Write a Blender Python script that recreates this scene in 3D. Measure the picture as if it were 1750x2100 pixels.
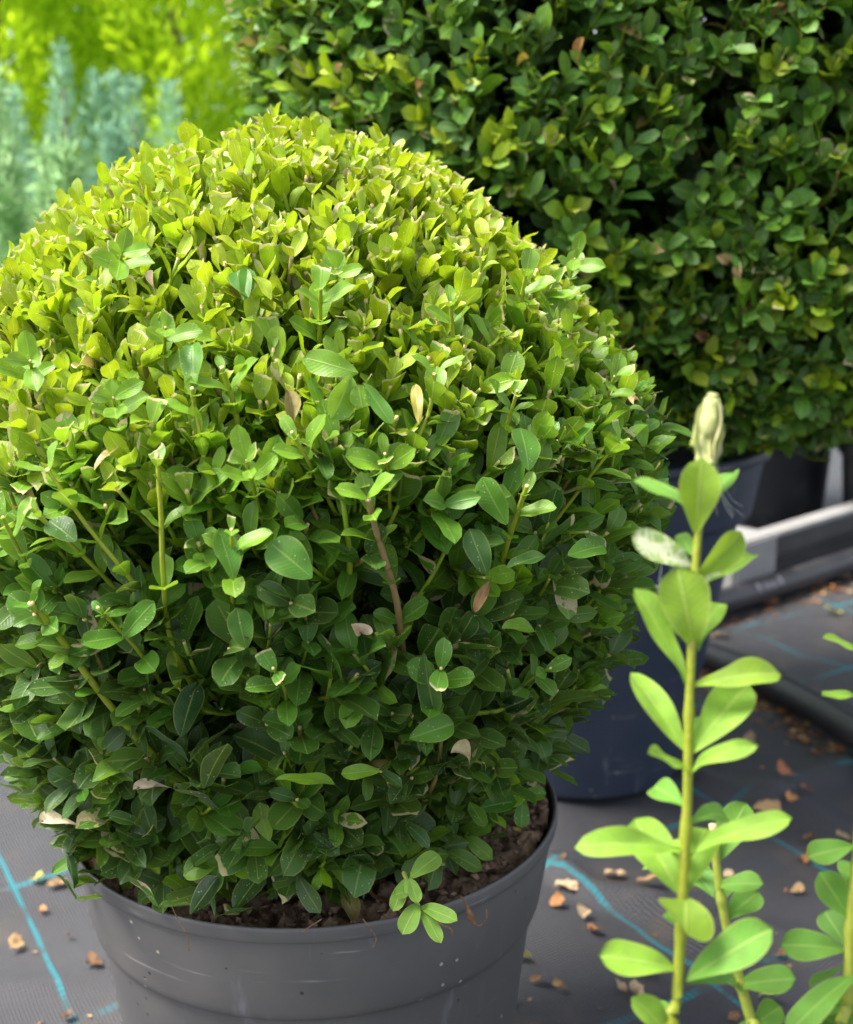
import bpy, math, random
import numpy as np
from mathutils import Vector, Matrix

for o in list(bpy.data.objects): bpy.data.objects.remove(o)
SC = bpy.context.scene
C = SC.collection
R = math.radians
rng = np.random.default_rng(7)
random.seed(7)

# ------------------------------------------------------------------ camera, sky, sun, exposure
FPX = 2500.0                                   # focal length in pixels of a 1750-pixel-wide frame
CAM = np.array([.069, -.73, .603])
PITCH, ROLL = R(12.6), R(-.5)
FWD = np.array([0, math.cos(PITCH), -math.sin(PITCH)])
_r = np.array([1., 0, 0]); _u = np.cross(_r, FWD)
RI = _r * math.cos(ROLL) + _u * math.sin(ROLL)
UP = -_r * math.sin(ROLL) + _u * math.cos(ROLL)
cd = bpy.data.cameras.new('camera'); cam = bpy.data.objects.new('camera', cd); C.objects.link(cam)
cam.matrix_world = Matrix(((RI[0], UP[0], -FWD[0], CAM[0]), (RI[1], UP[1], -FWD[1], CAM[1]), (RI[2], UP[2], -FWD[2], CAM[2]), (0, 0, 0, 1)))
cd.sensor_fit = 'HORIZONTAL'; cd.sensor_width = 36; cd.lens = 36 * FPX / 1750
cd.clip_start = .02; cd.clip_end = 200
cd.dof.use_dof = True; cd.dof.focus_distance = .585
cd.dof.aperture_fstop = (cd.lens / 1000) / .0046
SC.camera = cam

SUN_EL, SUN_AZ = R(60), R(-98)                 # azimuth from +Y towards +X: light from the left, high up
w = bpy.data.worlds.new('World'); SC.world = w; w.use_nodes = True
nt = w.node_tree; bgn = nt.nodes['Background']
sky = nt.nodes.new('ShaderNodeTexSky'); sky.sky_type = 'NISHITA'; sky.sun_disc = False
sky.sun_elevation = SUN_EL; sky.sun_rotation = SUN_AZ
sky.dust_density = 3.0; sky.ozone_density = .6
hs = nt.nodes.new('ShaderNodeHueSaturation'); hs.inputs['Saturation'].default_value = .45; nt.links.new(sky.outputs[0], hs.inputs['Color'])      # thin bright cloud
nt.links.new(hs.outputs[0], bgn.inputs[0]); bgn.inputs[1].default_value = .138
sd = bpy.data.lights.new('sun', 'SUN'); sd.energy = 3.2; sd.angle = R(24); sd.color = (1, .95, .86)
so = bpy.data.objects.new('sun', sd); C.objects.link(so)
sdir = Vector((math.sin(SUN_AZ) * math.cos(SUN_EL), math.cos(SUN_AZ) * math.cos(SUN_EL), math.sin(SUN_EL)))
so.rotation_euler = sdir.to_track_quat('Z', 'Y').to_euler()
SC.view_settings.view_transform = 'Standard'; SC.view_settings.look = 'None'
SC.view_settings.exposure = 1.47; SC.view_settings.gamma = 1
SC.cycles.max_bounces = 8; SC.cycles.transparent_max_bounces = 4
SC.cycles.use_denoising = True

# ------------------------------------------------------------------ helpers: rays, tags, meshes
def ray(px, py):
    d = FWD + (px - 875) / FPX * RI - (py - 1050) / FPX * UP
    return d
def at(px, py, depth): return CAM + ray(px, py) * depth
def on(px, py, z=0.0):
    d = ray(px, py); return CAM + d * ((z - CAM[2]) / d[2])
def nrm(a): return a / np.maximum(np.linalg.norm(a, axis=-1, keepdims=True), 1e-9)

def tag(o, label=None, cat=None, group=None, kind=None):
    if label: o['label'] = label
    if cat: o['category'] = cat
    if group: o['group'] = group
    if kind: o['kind'] = kind
    return o
def empty(name, loc, label=None, cat=None, group=None, rz=0):
    o = bpy.data.objects.new(name, None); C.objects.link(o); o.location = loc; o.rotation_euler = (0, 0, rz)
    o.empty_display_size = .02
    return tag(o, label, cat, group)
def link(name, me, mat, parent=None):
    o = bpy.data.objects.new(name, me); C.objects.link(o)
    if mat: me.materials.append(mat)
    if parent: o.parent = parent; o.matrix_parent_inverse = Matrix.Translation(parent.location).inverted() if parent.rotation_euler.z == 0 else parent.matrix_basis.inverted()
    return o
def npmesh(name, V, F, smooth=True, uv=None, col=None):
    """V (n,3); F (m,k) with k = 3 or 4; uv (n,2) and col (n,4) per vertex"""
    me = bpy.data.meshes.new(name)
    V = np.ascontiguousarray(V, np.float32); F = np.ascontiguousarray(F, np.int32)
    k = F.shape[1]
    me.vertices.add(len(V)); me.vertices.foreach_set('co', V.ravel())
    me.loops.add(F.size); me.loops.foreach_set('vertex_index', F.ravel())
    me.polygons.add(len(F)); me.polygons.foreach_set('loop_start', np.arange(0, F.size, k, dtype=np.int32))
    me.polygons.foreach_set('use_smooth', np.full(len(F), smooth))
    if uv is not None:
        l = me.uv_layers.new(name='UVMap'); l.data.foreach_set('uv', np.ascontiguousarray(uv[F.ravel()], np.float32).ravel())
    if col is not None:
        a = me.color_attributes.new('leaf_col', 'FLOAT_COLOR', 'POINT'); a.data.foreach_set('color', np.ascontiguousarray(col, np.float32).ravel())
    me.update(calc_edges=True); me.validate()
    return me
class Acc:
    def __init__(s): s.V = []; s.F = []; s.U = []; s.K = []; s.n = 0
    def add(s, V, F, U=None, K=None):
        s.V.append(V); s.F.append(F + s.n); s.n += len(V)
        s.U.append(np.zeros((len(V), 2)) if U is None else U)
        s.K.append(np.tile([.5, .5, .5, 0], (len(V), 1)) if K is None else K)
    def mesh(s, name, smooth=True):
        return npmesh(name, np.concatenate(s.V), np.concatenate(s.F), smooth, np.concatenate(s.U), np.concatenate(s.K))

def leaf_geo(base, axis, normal, L, W, col, cut=None, skew=None, fold=.25, bend=.4, twist=0, nu=5, nv=8, blot=None, tipw=None, bexp=.72):
    """many leaves at once -> verts, quads, uv (across, along), colour (alpha: 0 whole, .5 blotched, 1 cut)"""
    N = len(base)
    A = lambda x, d: np.broadcast_to(np.asarray(d if x is None else x, float), (N,))[:, None, None]
    L, W, fold, bend, twist = A(L, 0), A(W, 0), A(fold, 0), A(bend, 0), A(twist, 0)
    c = A(cut, 1.0); k = A(skew, 0.0)
    sg = np.linspace(0, 1, nv)[None, :, None]; u = np.linspace(-1, 1, nu)[None, None, :]
    s = np.clip(sg * (c + k * u + (c < .999) * .018 * np.cos(u * 9 + k * 40)), 0, 1)
    p = A(tipw, 2.4)
    wd = np.power(s + .0, bexp) * np.power(np.clip(1 - s ** p, 0, 1), .56) * (1.70 + .75 * (bexp - .72)) + .05 * (s < .9) * (1 - s)
    axis = nrm(axis); normal = nrm(normal - axis * np.sum(normal * axis, -1, keepdims=True)); side = np.cross(normal, axis)
    half = W / 2 * wd
    tw = twist * s
    lat = u * half
    z = fold * np.abs(u) ** 1.4 * half - L * bend * s * s / 2 + .03 * L * np.sin(s * 9 + k * 30 + fold * 20) * np.abs(u)
    x = s * L * (1 - (bend * s) ** 2 / 6)
    y2 = lat * np.cos(tw) - 0 * z; z2 = z + lat * np.sin(tw)
    V = base[:, None, None, :] + x[..., None] * axis[:, None, None, :] + y2[..., None] * side[:, None, None, :] + z2[..., None] * normal[:, None, None, :]
    iv, iu = np.meshgrid(np.arange(nv - 1), np.arange(nu - 1), indexing='ij')
    q = (iv * nu + iu).ravel(); q = np.stack([q, q + 1, q + nu + 1, q + nu], 1)
    F = (q[None] + (np.arange(N) * nu * nv)[:, None, None]).reshape(-1, 4)
    U = np.stack([np.broadcast_to(u * .5 + .5, s.shape), np.broadcast_to(sg, s.shape)], -1).reshape(-1, 2)
    al = np.where(A(cut, 1.0)[:, 0, 0] < .999, 1.0, 0.0)
    if blot is not None: al = np.where((al < .5) & blot, .5, al)
    K = np.concatenate([np.broadcast_to(col, (N, 3)), al[:, None]], 1)
    K = np.repeat(K, nu * nv, 0)
    return V.reshape(-1, 3), F, U, K
def tube_geo(P, rad, sides=6, col=(.3, .3, .3), cap=True):
    """P (N,n,3) centre lines, rad (N,n)"""
    N, n, _ = P.shape
    T = nrm(np.gradient(P, axis=1))
    ref = np.where(np.abs(T[..., 2:3]) < .9, np.array([0, 0, 1.]), np.array([1., 0, 0]))
    a = nrm(np.cross(T, ref)); b = np.cross(T, a)
    th = np.arange(sides) / sides * 2 * math.pi
    V = P[:, :, None] + rad[:, :, None, None] * (np.cos(th)[None, None, :, None] * a[:, :, None] + np.sin(th)[None, None, :, None] * b[:, :, None])
    i, j = np.meshgrid(np.arange(n - 1), np.arange(sides), indexing='ij'); i = i.ravel(); j = j.ravel(); j2 = (j + 1) % sides
    q = np.stack([i * sides + j, i * sides + j2, (i + 1) * sides + j2, (i + 1) * sides + j], 1)
    if cap:
        e = (n - 1) * sides
        q = np.concatenate([q, [[e, e + 1 + m, e + 2 + m, e + 2 + m + (1 if m + 3 < sides else 0)] for m in range(0, sides - 2, 2)]]) if sides % 2 == 0 else q
    F = (q[None] + (np.arange(N) * n * sides)[:, None, None]).reshape(-1, 4)
    s = np.broadcast_to(np.linspace(0, 1, n)[None, :, None], (N, n, sides))
    U = np.stack([np.broadcast_to(th / 6.283, s.shape), s], -1).reshape(-1, 2)
    K = np.concatenate([np.broadcast_to(np.asarray(col, float), (N, 3)), np.zeros((N, 1))], 1)
    K = np.repeat(K, n * sides, 0)
    return V.reshape(-1, 3), F, U, K
def smooth_path(pts, n=24):
    pts = np.asarray(pts, float); m = len(pts)
    t = np.linspace(0, m - 1, n); i = np.clip(t.astype(int), 0, m - 2); f = (t - i)[:, None]
    g = lambda k: pts[np.clip(k, 0, m - 1)]
    p0, p1, p2, p3 = g(i - 1), g(i), g(i + 1), g(i + 2)
    return .5 * (2 * p1 + (p2 - p0) * f + (2 * p0 - 5 * p1 + 4 * p2 - p3) * f * f + (3 * p1 - p0 - 3 * p2 + p3) * f ** 3)
def lathe(prof, seg=96, wob=0):
    prof = np.asarray(prof, float); n = len(prof); th = np.arange(seg) / seg * 2 * math.pi
    r = prof[:, 0][:, None] * (1 + wob * np.sin(th * 3 + 1)[None])
    V = np.stack([r * np.cos(th), r * np.sin(th), np.broadcast_to(prof[:, 1][:, None], (n, seg))], -1).reshape(-1, 3)
    i, j = np.meshgrid(np.arange(n - 1), np.arange(seg), indexing='ij'); i = i.ravel(); j = j.ravel(); j2 = (j + 1) % seg
    return V, np.stack([i * seg + j, i * seg + j2, (i + 1) * seg + j2, (i + 1) * seg + j], 1)
def round_prof(pts, r=.0015, k=3):
    """softens the corners of a lathe profile"""
    pts = [np.array(p, float) for p in pts]; out = [pts[0]]
    for a, b, c in zip(pts, pts[1:], pts[2:]):
        la, lc = np.linalg.norm(a - b), np.linalg.norm(c - b); d = min(r, la * .45, lc * .45)
        p, q = b + (a - b) / la * d, b + (c - b) / lc * d
        for t in np.linspace(0, 1, k): out.append((1 - t) ** 2 * p + 2 * t * (1 - t) * b + t * t * q)
    out.append(pts[-1]); return np.array(out)

# ------------------------------------------------------------------ materials
def newmat(name):
    m = bpy.data.materials.new(name); m.use_nodes = True
    t = m.node_tree; t.nodes.clear(); out = t.nodes.new('ShaderNodeOutputMaterial')
    return m, t, out
def nd(t, kind, **kw):
    n = t.nodes.new('ShaderNode' + kind)
    for k, v in kw.items():
        if hasattr(n, k) and not k.startswith('i_'): setattr(n, k, v)
    return n
def inp(t, n, key, v):
    if hasattr(v, 'is_linked') or isinstance(v, bpy.types.NodeSocket): t.links.new(v, n.inputs[key])
    else: n.inputs[key].default_value = v
def mth(t, op, a, b=0.0, c=None):
    n = t.nodes.new('ShaderNodeMath'); n.operation = op; inp(t, n, 0, a); inp(t, n, 1, b)
    if c is not None: inp(t, n, 2, c)
    return n.outputs[0]
def mapr(t, v, a, b, c=0., d=1., typ='SMOOTHSTEP'):
    n = t.nodes.new('ShaderNodeMapRange'); n.interpolation_type = typ; inp(t, n, 0, v)
    for i, x in enumerate((a, b, c, d)): n.inputs[1 + i].default_value = x
    return n.outputs[0]
def mix(t, f, a, b, mode='MIX'):
    n = t.nodes.new('ShaderNodeMix'); n.data_type = 'RGBA'; n.blend_type = mode
    inp(t, n, 0, f)
    for i, x in ((6, a), (7, b)):
        if isinstance(x, tuple): x = (*x[:3], 1)
        inp(t, n, i, x)
    return n.outputs[2]
def noise(t, scale, detail=3, vec=None, rough=.55, dist=0):
    n = t.nodes.new('ShaderNodeTexNoise'); n.inputs['Scale'].default_value = scale; n.inputs['Detail'].default_value = detail
    n.inputs['Roughness'].default_value = rough; n.inputs['Distortion'].default_value = dist
    if vec is not None: t.links.new(vec, n.inputs['Vector'])
    return n.outputs['Fac']
def objco(t): return t.nodes.new('ShaderNodeTexCoord').outputs['Object']
def bump(t, h, strength=.3, dist=.001, nrmin=None):
    n = t.nodes.new('ShaderNodeBump'); n.inputs['Strength'].default_value = strength; n.inputs['Distance'].default_value = dist
    t.links.new(h, n.inputs['Height'])
    if nrmin is not None: t.links.new(nrmin, n.inputs['Normal'])
    return n.outputs[0]
def princ(t, col, rough=.5, spec=.5, normal=None):
    n = t.nodes.new('ShaderNodeBsdfPrincipled'); inp(t, n, 'Base Color', (*col, 1) if isinstance(col, tuple) else col)
    inp(t, n, 'Roughness', rough); inp(t, n, 'Specular IOR Level', spec)
    if normal is not None: t.links.new(normal, n.inputs['Normal'])
    return n

def leaf_material(name, rough=.36, trans=.3, under=(.2, .3, .1), underf=.45, specks=True, spec=.5, web=False):
    m, t, out = newmat(name)
    a = nd(t, 'Attribute'); a.attribute_name = 'leaf_col'
    tc = t.nodes.new('ShaderNodeTexCoord'); ob = tc.outputs['Object']
    sep = t.nodes.new('ShaderNodeSeparateXYZ'); t.links.new(tc.outputs['UV'], sep.inputs[0])
    u = mth(t, 'MULTIPLY_ADD', sep.outputs[0], 2.0, -1.0); au = mth(t, 'ABSOLUTE', u); s = sep.outputs[1]
    n1 = noise(t, 160, 4, ob); n2 = noise(t, 900, 2, ob)
    col = mix(t, mapr(t, n1, .35, .75, 0, .45), a.outputs['Color'], (.10, .16, .03), 'MIX')
    col = mix(t, .18, col, mix(t, n2, (.35, .35, .35), (1, 1, 1)), 'MULTIPLY')
    mid = mapr(t, au, .035, .09, .55, 0)
    col = mix(t, mid, col, mix(t, .55, a.outputs['Color'], (.55, .62, .18)))
    # faint side veins leaning towards the tip
    vein = mth(t, 'SINE', mth(t, 'MULTIPLY', mth(t, 'SUBTRACT', s, mth(t, 'MULTIPLY', au, .22)), 75.0))
    col = mix(t, mapr(t, vein, .75, 1.0, 0, .05), col, (.5, .6, .2))
    edge = mapr(t, au, .86, .99, 0, .5)
    col = mix(t, edge, col, mix(t, .6, a.outputs['Color'], (.5, .5, .15)))
    al = a.outputs['Alpha']
    iscut = mth(t, 'GREATER_THAN', al, .8)
    cutf = mth(t, 'MULTIPLY', iscut, mapr(t, mth(t, 'ADD', s, mth(t, 'MULTIPLY', mth(t, 'SUBTRACT', n1, .5), .26)), .885, .93))
    col = mix(t, cutf, col, mix(t, n2, (.66, .52, .20), (.82, .74, .46)))
    isb = mth(t, 'MULTIPLY', mth(t, 'GREATER_THAN', al, .3), mth(t, 'LESS_THAN', al, .7))
    bl = mth(t, 'MULTIPLY', isb, mapr(t, mth(t, 'ADD', noise(t, 95, 3, ob), mth(t, 'MULTIPLY', au, .16)), .60, .63))
    col = mix(t, bl, col, mix(t, n2, (.45, .3, .12), (.72, .62, .42)))
    if web:
        wb = mapr(t, mth(t, 'ADD', noise(t, 210, 5, ob, .7, 1.5), mth(t, 'MULTIPLY', au, -.1)), .40, .50)
        col = mix(t, wb, col, (.66, .66, .48))
    if specks:
        v = t.nodes.new('ShaderNodeTexVoronoi'); v.inputs['Scale'].default_value = 420; t.links.new(ob, v.inputs['Vector'])
        sp = mth(t, 'MULTIPLY', mapr(t, v.outputs['Distance'], .10, .17, .75, 0), mth(t, 'GREATER_THAN', noise(t, 60, 2, ob), .5))
        col = mix(t, sp, col, (.6, .62, .5))
    geo = t.nodes.new('ShaderNodeNewGeometry')
    col = mix(t, mth(t, 'MULTIPLY', geo.outputs['Backfacing'], underf), col, mix(t, .5, col, under))
    bm = bump(t, mth(t, 'ADD', mth(t, 'MULTIPLY', mapr(t, au, 0, .1), .8), mth(t, 'ADD', mth(t, 'MULTIPLY', n1, 1.2), mth(t, 'MULTIPLY', vein, .1))), .35, .0006)
    rg = mth(t, 'ADD', mth(t, 'MULTIPLY', geo.outputs['Backfacing'], .25), mth(t, 'MULTIPLY_ADD', n1, .3, rough - .12))
    p = princ(t, col, rg, spec, bm)
    tr = t.nodes.new('ShaderNodeBsdfTranslucent')
    t.links.new(mix(t, .35, col, mix(t, .5, col, (.6, .75, .05))), tr.inputs[0])
    ms = t.nodes.new('ShaderNodeMixShader'); ms.inputs[0].default_value = trans
    t.links.new(p.outputs[0], ms.inputs[1]); t.links.new(tr.outputs[0], ms.inputs[2]); t.links.new(ms.outputs[0], out.inputs[0])
    return m
def stem_material(name):
    m, t, out = newmat(name)
    a = nd(t, 'Attribute'); a.attribute_name = 'leaf_col'
    tc = t.nodes.new('ShaderNodeTexCoord'); sep = t.nodes.new('ShaderNodeSeparateXYZ'); t.links.new(tc.outputs['UV'], sep.inputs[0])
    n1 = noise(t, 300, 4, tc.outputs['Object'])
    col = mix(t, mapr(t, n1, .55, .75, 0, .6), a.outputs['Color'], (.28, .17, .06))
    col = mix(t, mapr(t, sep.outputs[1], .97, .985), col, (.62, .48, .22))
    p = princ(t, col, .5, .4, bump(t, n1, .6, .0008)); t.links.new(p.outputs[0], out.inputs[0]); return m
def simple_leaf(name, trans=.35):
    m, t, out = newmat(name)
    a = nd(t, 'Attribute'); a.attribute_name = 'leaf_col'
    col = a.outputs['Color']
    p = princ(t, col, .6, .3); tr = t.nodes.new('ShaderNodeBsdfTranslucent'); t.links.new(a.outputs['Color'], tr.inputs[0])
    ms = t.nodes.new('ShaderNodeMixShader'); ms.inputs[0].default_value = trans
    t.links.new(p.outputs[0], ms.inputs[1]); t.links.new(tr.outputs[0], ms.inputs[2]); t.links.new(ms.outputs[0], out.inputs[0]); return m
def bark(name, a=(.09, .06, .035), b=(.2, .15, .09)):
    m, t, out = newmat(name); o = objco(t); n1 = noise(t, 120, 5, o)
    p = princ(t, mix(t, n1, a, b), .85, .2, bump(t, n1, .8, .003)); t.links.new(p.outputs[0], out.inputs[0]); return m
def plastic(name, col, rough=.42, dust=.25, dustcol=(.30, .27, .23), spec=.5, streaks=0):
    m, t, out = newmat(name); o = objco(t)
    n1 = noise(t, 9, 5, o); n2 = noise(t, 260, 3, o)
    c = mix(t, mapr(t, n1, .42, .75, 0, dust), col, dustcol)
    v = t.nodes.new('ShaderNodeTexVoronoi'); v.inputs['Scale'].default_value = 70; t.links.new(o, v.inputs['Vector'])
    sp = mth(t, 'MULTIPLY', mapr(t, v.outputs['Distance'], .055, .1, 1, 0), mth(t, 'GREATER_THAN', noise(t, 14, 2, o), .48))
    c = mix(t, sp, c, mix(t, mth(t, 'GREATER_THAN', noise(t, 33, 1, o), .5), (.03, .025, .02), (.4, .36, .3)))
    if streaks:
        mp = t.nodes.new('ShaderNodeMapping'); mp.inputs['Scale'].default_value = (60, 60, 7); t.links.new(o, mp.inputs[0])
        st = noise(t, 1, 4, mp.outputs[0], .7)
        c = mix(t, mapr(t, st, .60, .8, 0, streaks), c, (.35, .37, .42))
        mq = t.nodes.new('ShaderNodeMapping'); mq.inputs['Scale'].default_value = (11, 11, 190); mq.inputs['Rotation'].default_value = (.06, .03, 0); t.links.new(o, mq.inputs[0])
        c = mix(t, mth(t, 'MULTIPLY', mapr(t, noise(t, 1, 3, mq.outputs[0], .6), .62, .72, 0, .45), mapr(t, noise(t, 17, 2, o), .48, .6)), c, (.38, .37, .36))
        c = mix(t, mapr(t, noise(t, 34, 6, o, .75), .62, .70, 0, .4), c, (.10, .075, .055))
    rg = mth(t, 'MULTIPLY_ADD', n1, .3, rough - .12)
    p = princ(t, c, rg, spec, bump(t, n2, .06, .0005)); t.links.new(p.outputs[0], out.inputs[0]); return m

M_ball = leaf_material('box_leaf', .16, .37, under=(.16, .30, .05), underf=.4, spec=.5)
M_hedge = leaf_material('hedge_leaf', .24, .26, under=(.12, .24, .05), underf=.35, specks=False, spec=.5)
M_sprig = leaf_material('young_leaf', .42, .38, under=(.26, .42, .09), underf=.35, specks=False)
M_web = leaf_material('webbed_leaf', .6, .35, web=True)
M_tip = leaf_material('webbed_tip_leaf', .65, .3, under=(.5, .52, .25), underf=.2, spec=.2)
M_stem = stem_material('green_stem')
M_bark = bark('bark')
M_conifer = simple_leaf('conifer_spray', .6)
M_pot = plastic('grey_pot_plastic', (.088, .085, .085), .46, .5, (.16, .148, .136), streaks=.22)
M_blue = plastic('navy_pot_plastic', (.030, .042, .072), .42, .2, (.09, .10, .12), streaks=.5)
M_black = plastic('black_pot_plastic', (.014, .015, .022), .4, .15)
M_hose = plastic('black_hose_rubber', (.022, .022, .028), .38, .3, (.09, .085, .085))

def flat_mat(name, ca, cb, scale=60, rough=.8, bs=.4, bd=.002, spec=.3):
    m, t, out = newmat(name); o = objco(t); n1 = noise(t, scale, 5, o)
    p = princ(t, mix(t, mapr(t, n1, .3, .7), ca, cb), rough, spec, bump(t, n1, bs, bd)); t.links.new(p.outputs[0], out.inputs[0]); return m
M_soil = flat_mat('potting_soil', (.045, .027, .018), (.26, .175, .118), 130, .95, .9, .004, .1)
M_timber = flat_mat('grey_edging', (.25, .245, .24), (.30, .295, .29), 16, .6, .08, .0006)
M_rail = flat_mat('dark_rail', (.055, .054, .055), (.075, .073, .073), 16, .6, .08, .0006)
M_white = flat_mat('white_label', (.7, .7, .72), (.8, .8, .8), 30, .5, .05)
M_print = flat_mat('white_print', (.20, .20, .24), (.42, .42, .48), 300, .5, .05)
M_rootm = flat_mat('root', (.16, .08, .04), (.32, .2, .11), 300, .9)
def dryleaf_mat():
    m, t, out = newmat('dry_leaf'); a = nd(t, 'Attribute'); a.attribute_name = 'leaf_col'
    o = objco(t); n1 = noise(t, 220, 4, o)
    tc = t.nodes.new('ShaderNodeTexCoord'); sep = t.nodes.new('ShaderNodeSeparateXYZ'); t.links.new(tc.outputs['UV'], sep.inputs[0])
    au = mth(t, 'ABSOLUTE', mth(t, 'MULTIPLY_ADD', sep.outputs[0], 2., -1.))
    c = mix(t, mapr(t, n1, .4, .8, 0, .6), a.outputs['Color'], (.16, .08, .035))
    c = mix(t, mapr(t, au, .03, .1, .4, 0), c, (.6, .45, .25))
    p = princ(t, c, .75, .25, bump(t, n1, .5, .001))
    tr = t.nodes.new('ShaderNodeBsdfTranslucent'); t.links.new(c, tr.inputs[0])
    ms = t.nodes.new('ShaderNodeMixShader'); ms.inputs[0].default_value = .15
    t.links.new(p.outputs[0], ms.inputs[1]); t.links.new(tr.outputs[0], ms.inputs[2]); t.links.new(ms.outputs[0], out.inputs[0]); return m
M_dry = dryleaf_mat()

# ------------------------------------------------------------------ ground: woven weed fabric with turquoise marker threads
GD = np.array([.5, -.866]); GN = np.array([.866, .5]); PER = .233
def vnoise(x, y, sc, seed=0):
    g = np.random.default_rng(seed).random((64, 64)); x = x * sc % 64; y = y * sc % 64
    i = x.astype(int) % 64; j = y.astype(int) % 64; f = x - np.floor(x); h = y - np.floor(y); f = f * f * (3 - 2 * f); h = h * h * (3 - 2 * h)
    i2 = (i + 1) % 64; j2 = (j + 1) % 64
    return (g[i, j] * (1 - f) + g[i2, j] * f) * (1 - h) + (g[i, j2] * (1 - f) + g[i2, j2] * f) * h
FOLDS = [(on(1150, 1775)[:2], on(1520, 1985)[:2], .011, .020), (on(1330, 1850)[:2], on(1700, 1960)[:2], .008, .022), (on(1440, 1600)[:2], on(1745, 1700)[:2], .010, .035),
         (on(1500, 1690)[:2], on(1745, 1560)[:2], .009, .03), (on(20, 2010)[:2], on(120, 1990)[:2], .004, .02), (on(1560, 1400)[:2], on(1745, 1460)[:2], .009, .03)]
def ground_z(x, y):
    near = np.exp(-((x - .2) ** 2 + (y - .5) ** 2) / 3.)
    z = (vnoise(x + 9, y + 9, 7, 1) - .5) * .010 + (vnoise(x + 9, y + 9, 19, 2) - .5) * .004 + (vnoise(x * .8 + y * .6 + 9, y * 2.2 + 9, 9, 3) - .5) * .006
    z = z * near
    for a, b, h, wd in FOLDS:
        d = b - a; L = np.hypot(*d); d = d / L; t = (x - a[0]) * d[0] + (y - a[1]) * d[1]; n = -(x - a[0]) * d[1] + (y - a[1]) * d[0]
        n = n + .008 * np.sin(t * 40)
        z = z + 1.5 * h * np.exp(-(n / wd) ** 2 * np.where(n > 0, 1.0, 3.0)) * np.clip(np.minimum(t + .05, L + .05 - t) / .06, 0, 1)
    return z - .004
def ground():
    def axis(lo, hi, step, far):
        c = np.arange(lo, hi + step / 2, step); g = []; x = step
        while sum(g) < far: x *= 1.25; g.append(x)
        g = np.cumsum(g); return np.concatenate([lo - g[::-1], c, hi + g])
    xs = axis(-.6, 1.2, .008, 60); ys = axis(-.35, 1.7, .008, 60)
    X, Y = np.meshgrid(xs, ys, indexing='ij'); Z = ground_z(X, Y)
    V = np.stack([X, Y, Z], -1).reshape(-1, 3); n = len(ys)
    i, j = np.meshgrid(np.arange(len(xs) - 1), np.arange(n - 1), indexing='ij'); q = (i * n + j).ravel()
    me = npmesh('ground', V, np.stack([q, q + n, q + n + 1, q + 1], 1))
    m, t, out = newmat('woven_fabric'); o = objco(t)
    rot = t.nodes.new('ShaderNodeMapping'); rot.inputs['Rotation'].default_value = (0, 0, R(60)); t.links.new(o, rot.inputs[0])
    # after the turn: x' runs across the long lines, y' along them
    sep = t.nodes.new('ShaderNodeSeparateXYZ'); t.links.new(rot.outputs[0], sep.inputs[0])
    def dot(v):
        return mth(t, 'ADD', mth(t, 'MULTIPLY', s0.outputs[0], float(v[0])), mth(t, 'MULTIPLY', s0.outputs[1], float(v[1])))
    s0 = t.nodes.new('ShaderNodeSeparateXYZ'); t.links.new(o, s0.inputs[0])
    nn = dot(GN); mm = dot(GD)
    wv = mth(t, 'MULTIPLY', mth(t, 'SUBTRACT', noise(t, 5, 2, o), .5), .007)
    wv2 = mth(t, 'MULTIPLY', mth(t, 'SUBTRACT', noise(t, 28, 2, o), .5), .0025)
    wob = mth(t, 'ADD', wv, wv2)
    def line(v, off):
        q = mth(t, 'FRACT', mth(t, 'DIVIDE', mth(t, 'ADD', mth(t, 'ADD', v, wob), off), PER))
        return mth(t, 'MULTIPLY', mth(t, 'ABSOLUTE', mth(t, 'SUBTRACT', q, .5)), PER)
    dl = line(nn, -.115 + PER * 50.5); dc = line(mm, PER * 50.5 - .003)
    # woven threads
    pitch = 2 * math.pi / .0030
    wa = mth(t, 'SINE', mth(t, 'MULTIPLY', nn, pitch)); wb = mth(t, 'SINE', mth(t, 'MULTIPLY', mm, pitch * .9))
    weave = mth(t, 'POWER', mth(t, 'MULTIPLY', mth(t, 'MULTIPLY_ADD', wa, .5, .5), mth(t, 'MULTIPLY_ADD', wb, .5, .5)), .7)
    stitch = mapr(t, mth(t, 'SINE', mth(t, 'MULTIPLY', mm, pitch * .55)), -.6, .4, .45, 1)
    stitch2 = mapr(t, mth(t, 'SINE', mth(t, 'MULTIPLY', nn, pitch * .55)), -.6, .4, .35, 1)
    big = noise(t, 3.2, 6, o); dirt = noise(t, 13, 6, o, .65)
    base = mix(t, weave, (.003, .003, .004), (.16, .16, .18))
    base = mix(t, mapr(t, big, .35, .7, 0, .35), base, (.056, .054, .056))
    base = mix(t, mapr(t, dirt, .50, .72, 0, .6), base, (.10, .082, .066))
    wear = mapr(t, noise(t, 17, 4, o), .38, .52, .25, 1)
    lin = mth(t, 'MULTIPLY', mth(t, 'MULTIPLY', mapr(t, dl, .0018, .0028, 1, 0), stitch), wear)
    crs = mth(t, 'MULTIPLY', mth(t, 'MULTIPLY', mapr(t, dc, .004, .005, 1, 0), stitch2), mth(t, 'MULTIPLY', wear, mapr(t, noise(t, 9, 2, o), .42, .55, .1, .9)))
    col = mix(t, mth(t, 'MAXIMUM', lin, crs), base, (.02, .19, .23))
    hgt = mth(t, 'ADD', weave, mth(t, 'MULTIPLY', dirt, 1.5))
    p = princ(t, col, mth(t, 'MULTIPLY_ADD', dirt, .25, .5), .3, bump(t, hgt, .6, .0014)); t.links.new(p.outputs[0], out.inputs[0])
    o = link('ground', me, m); o['kind'] = 'structure'; o['label'] = 'black woven weed fabric with turquoise marker threads'
ground()

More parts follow.
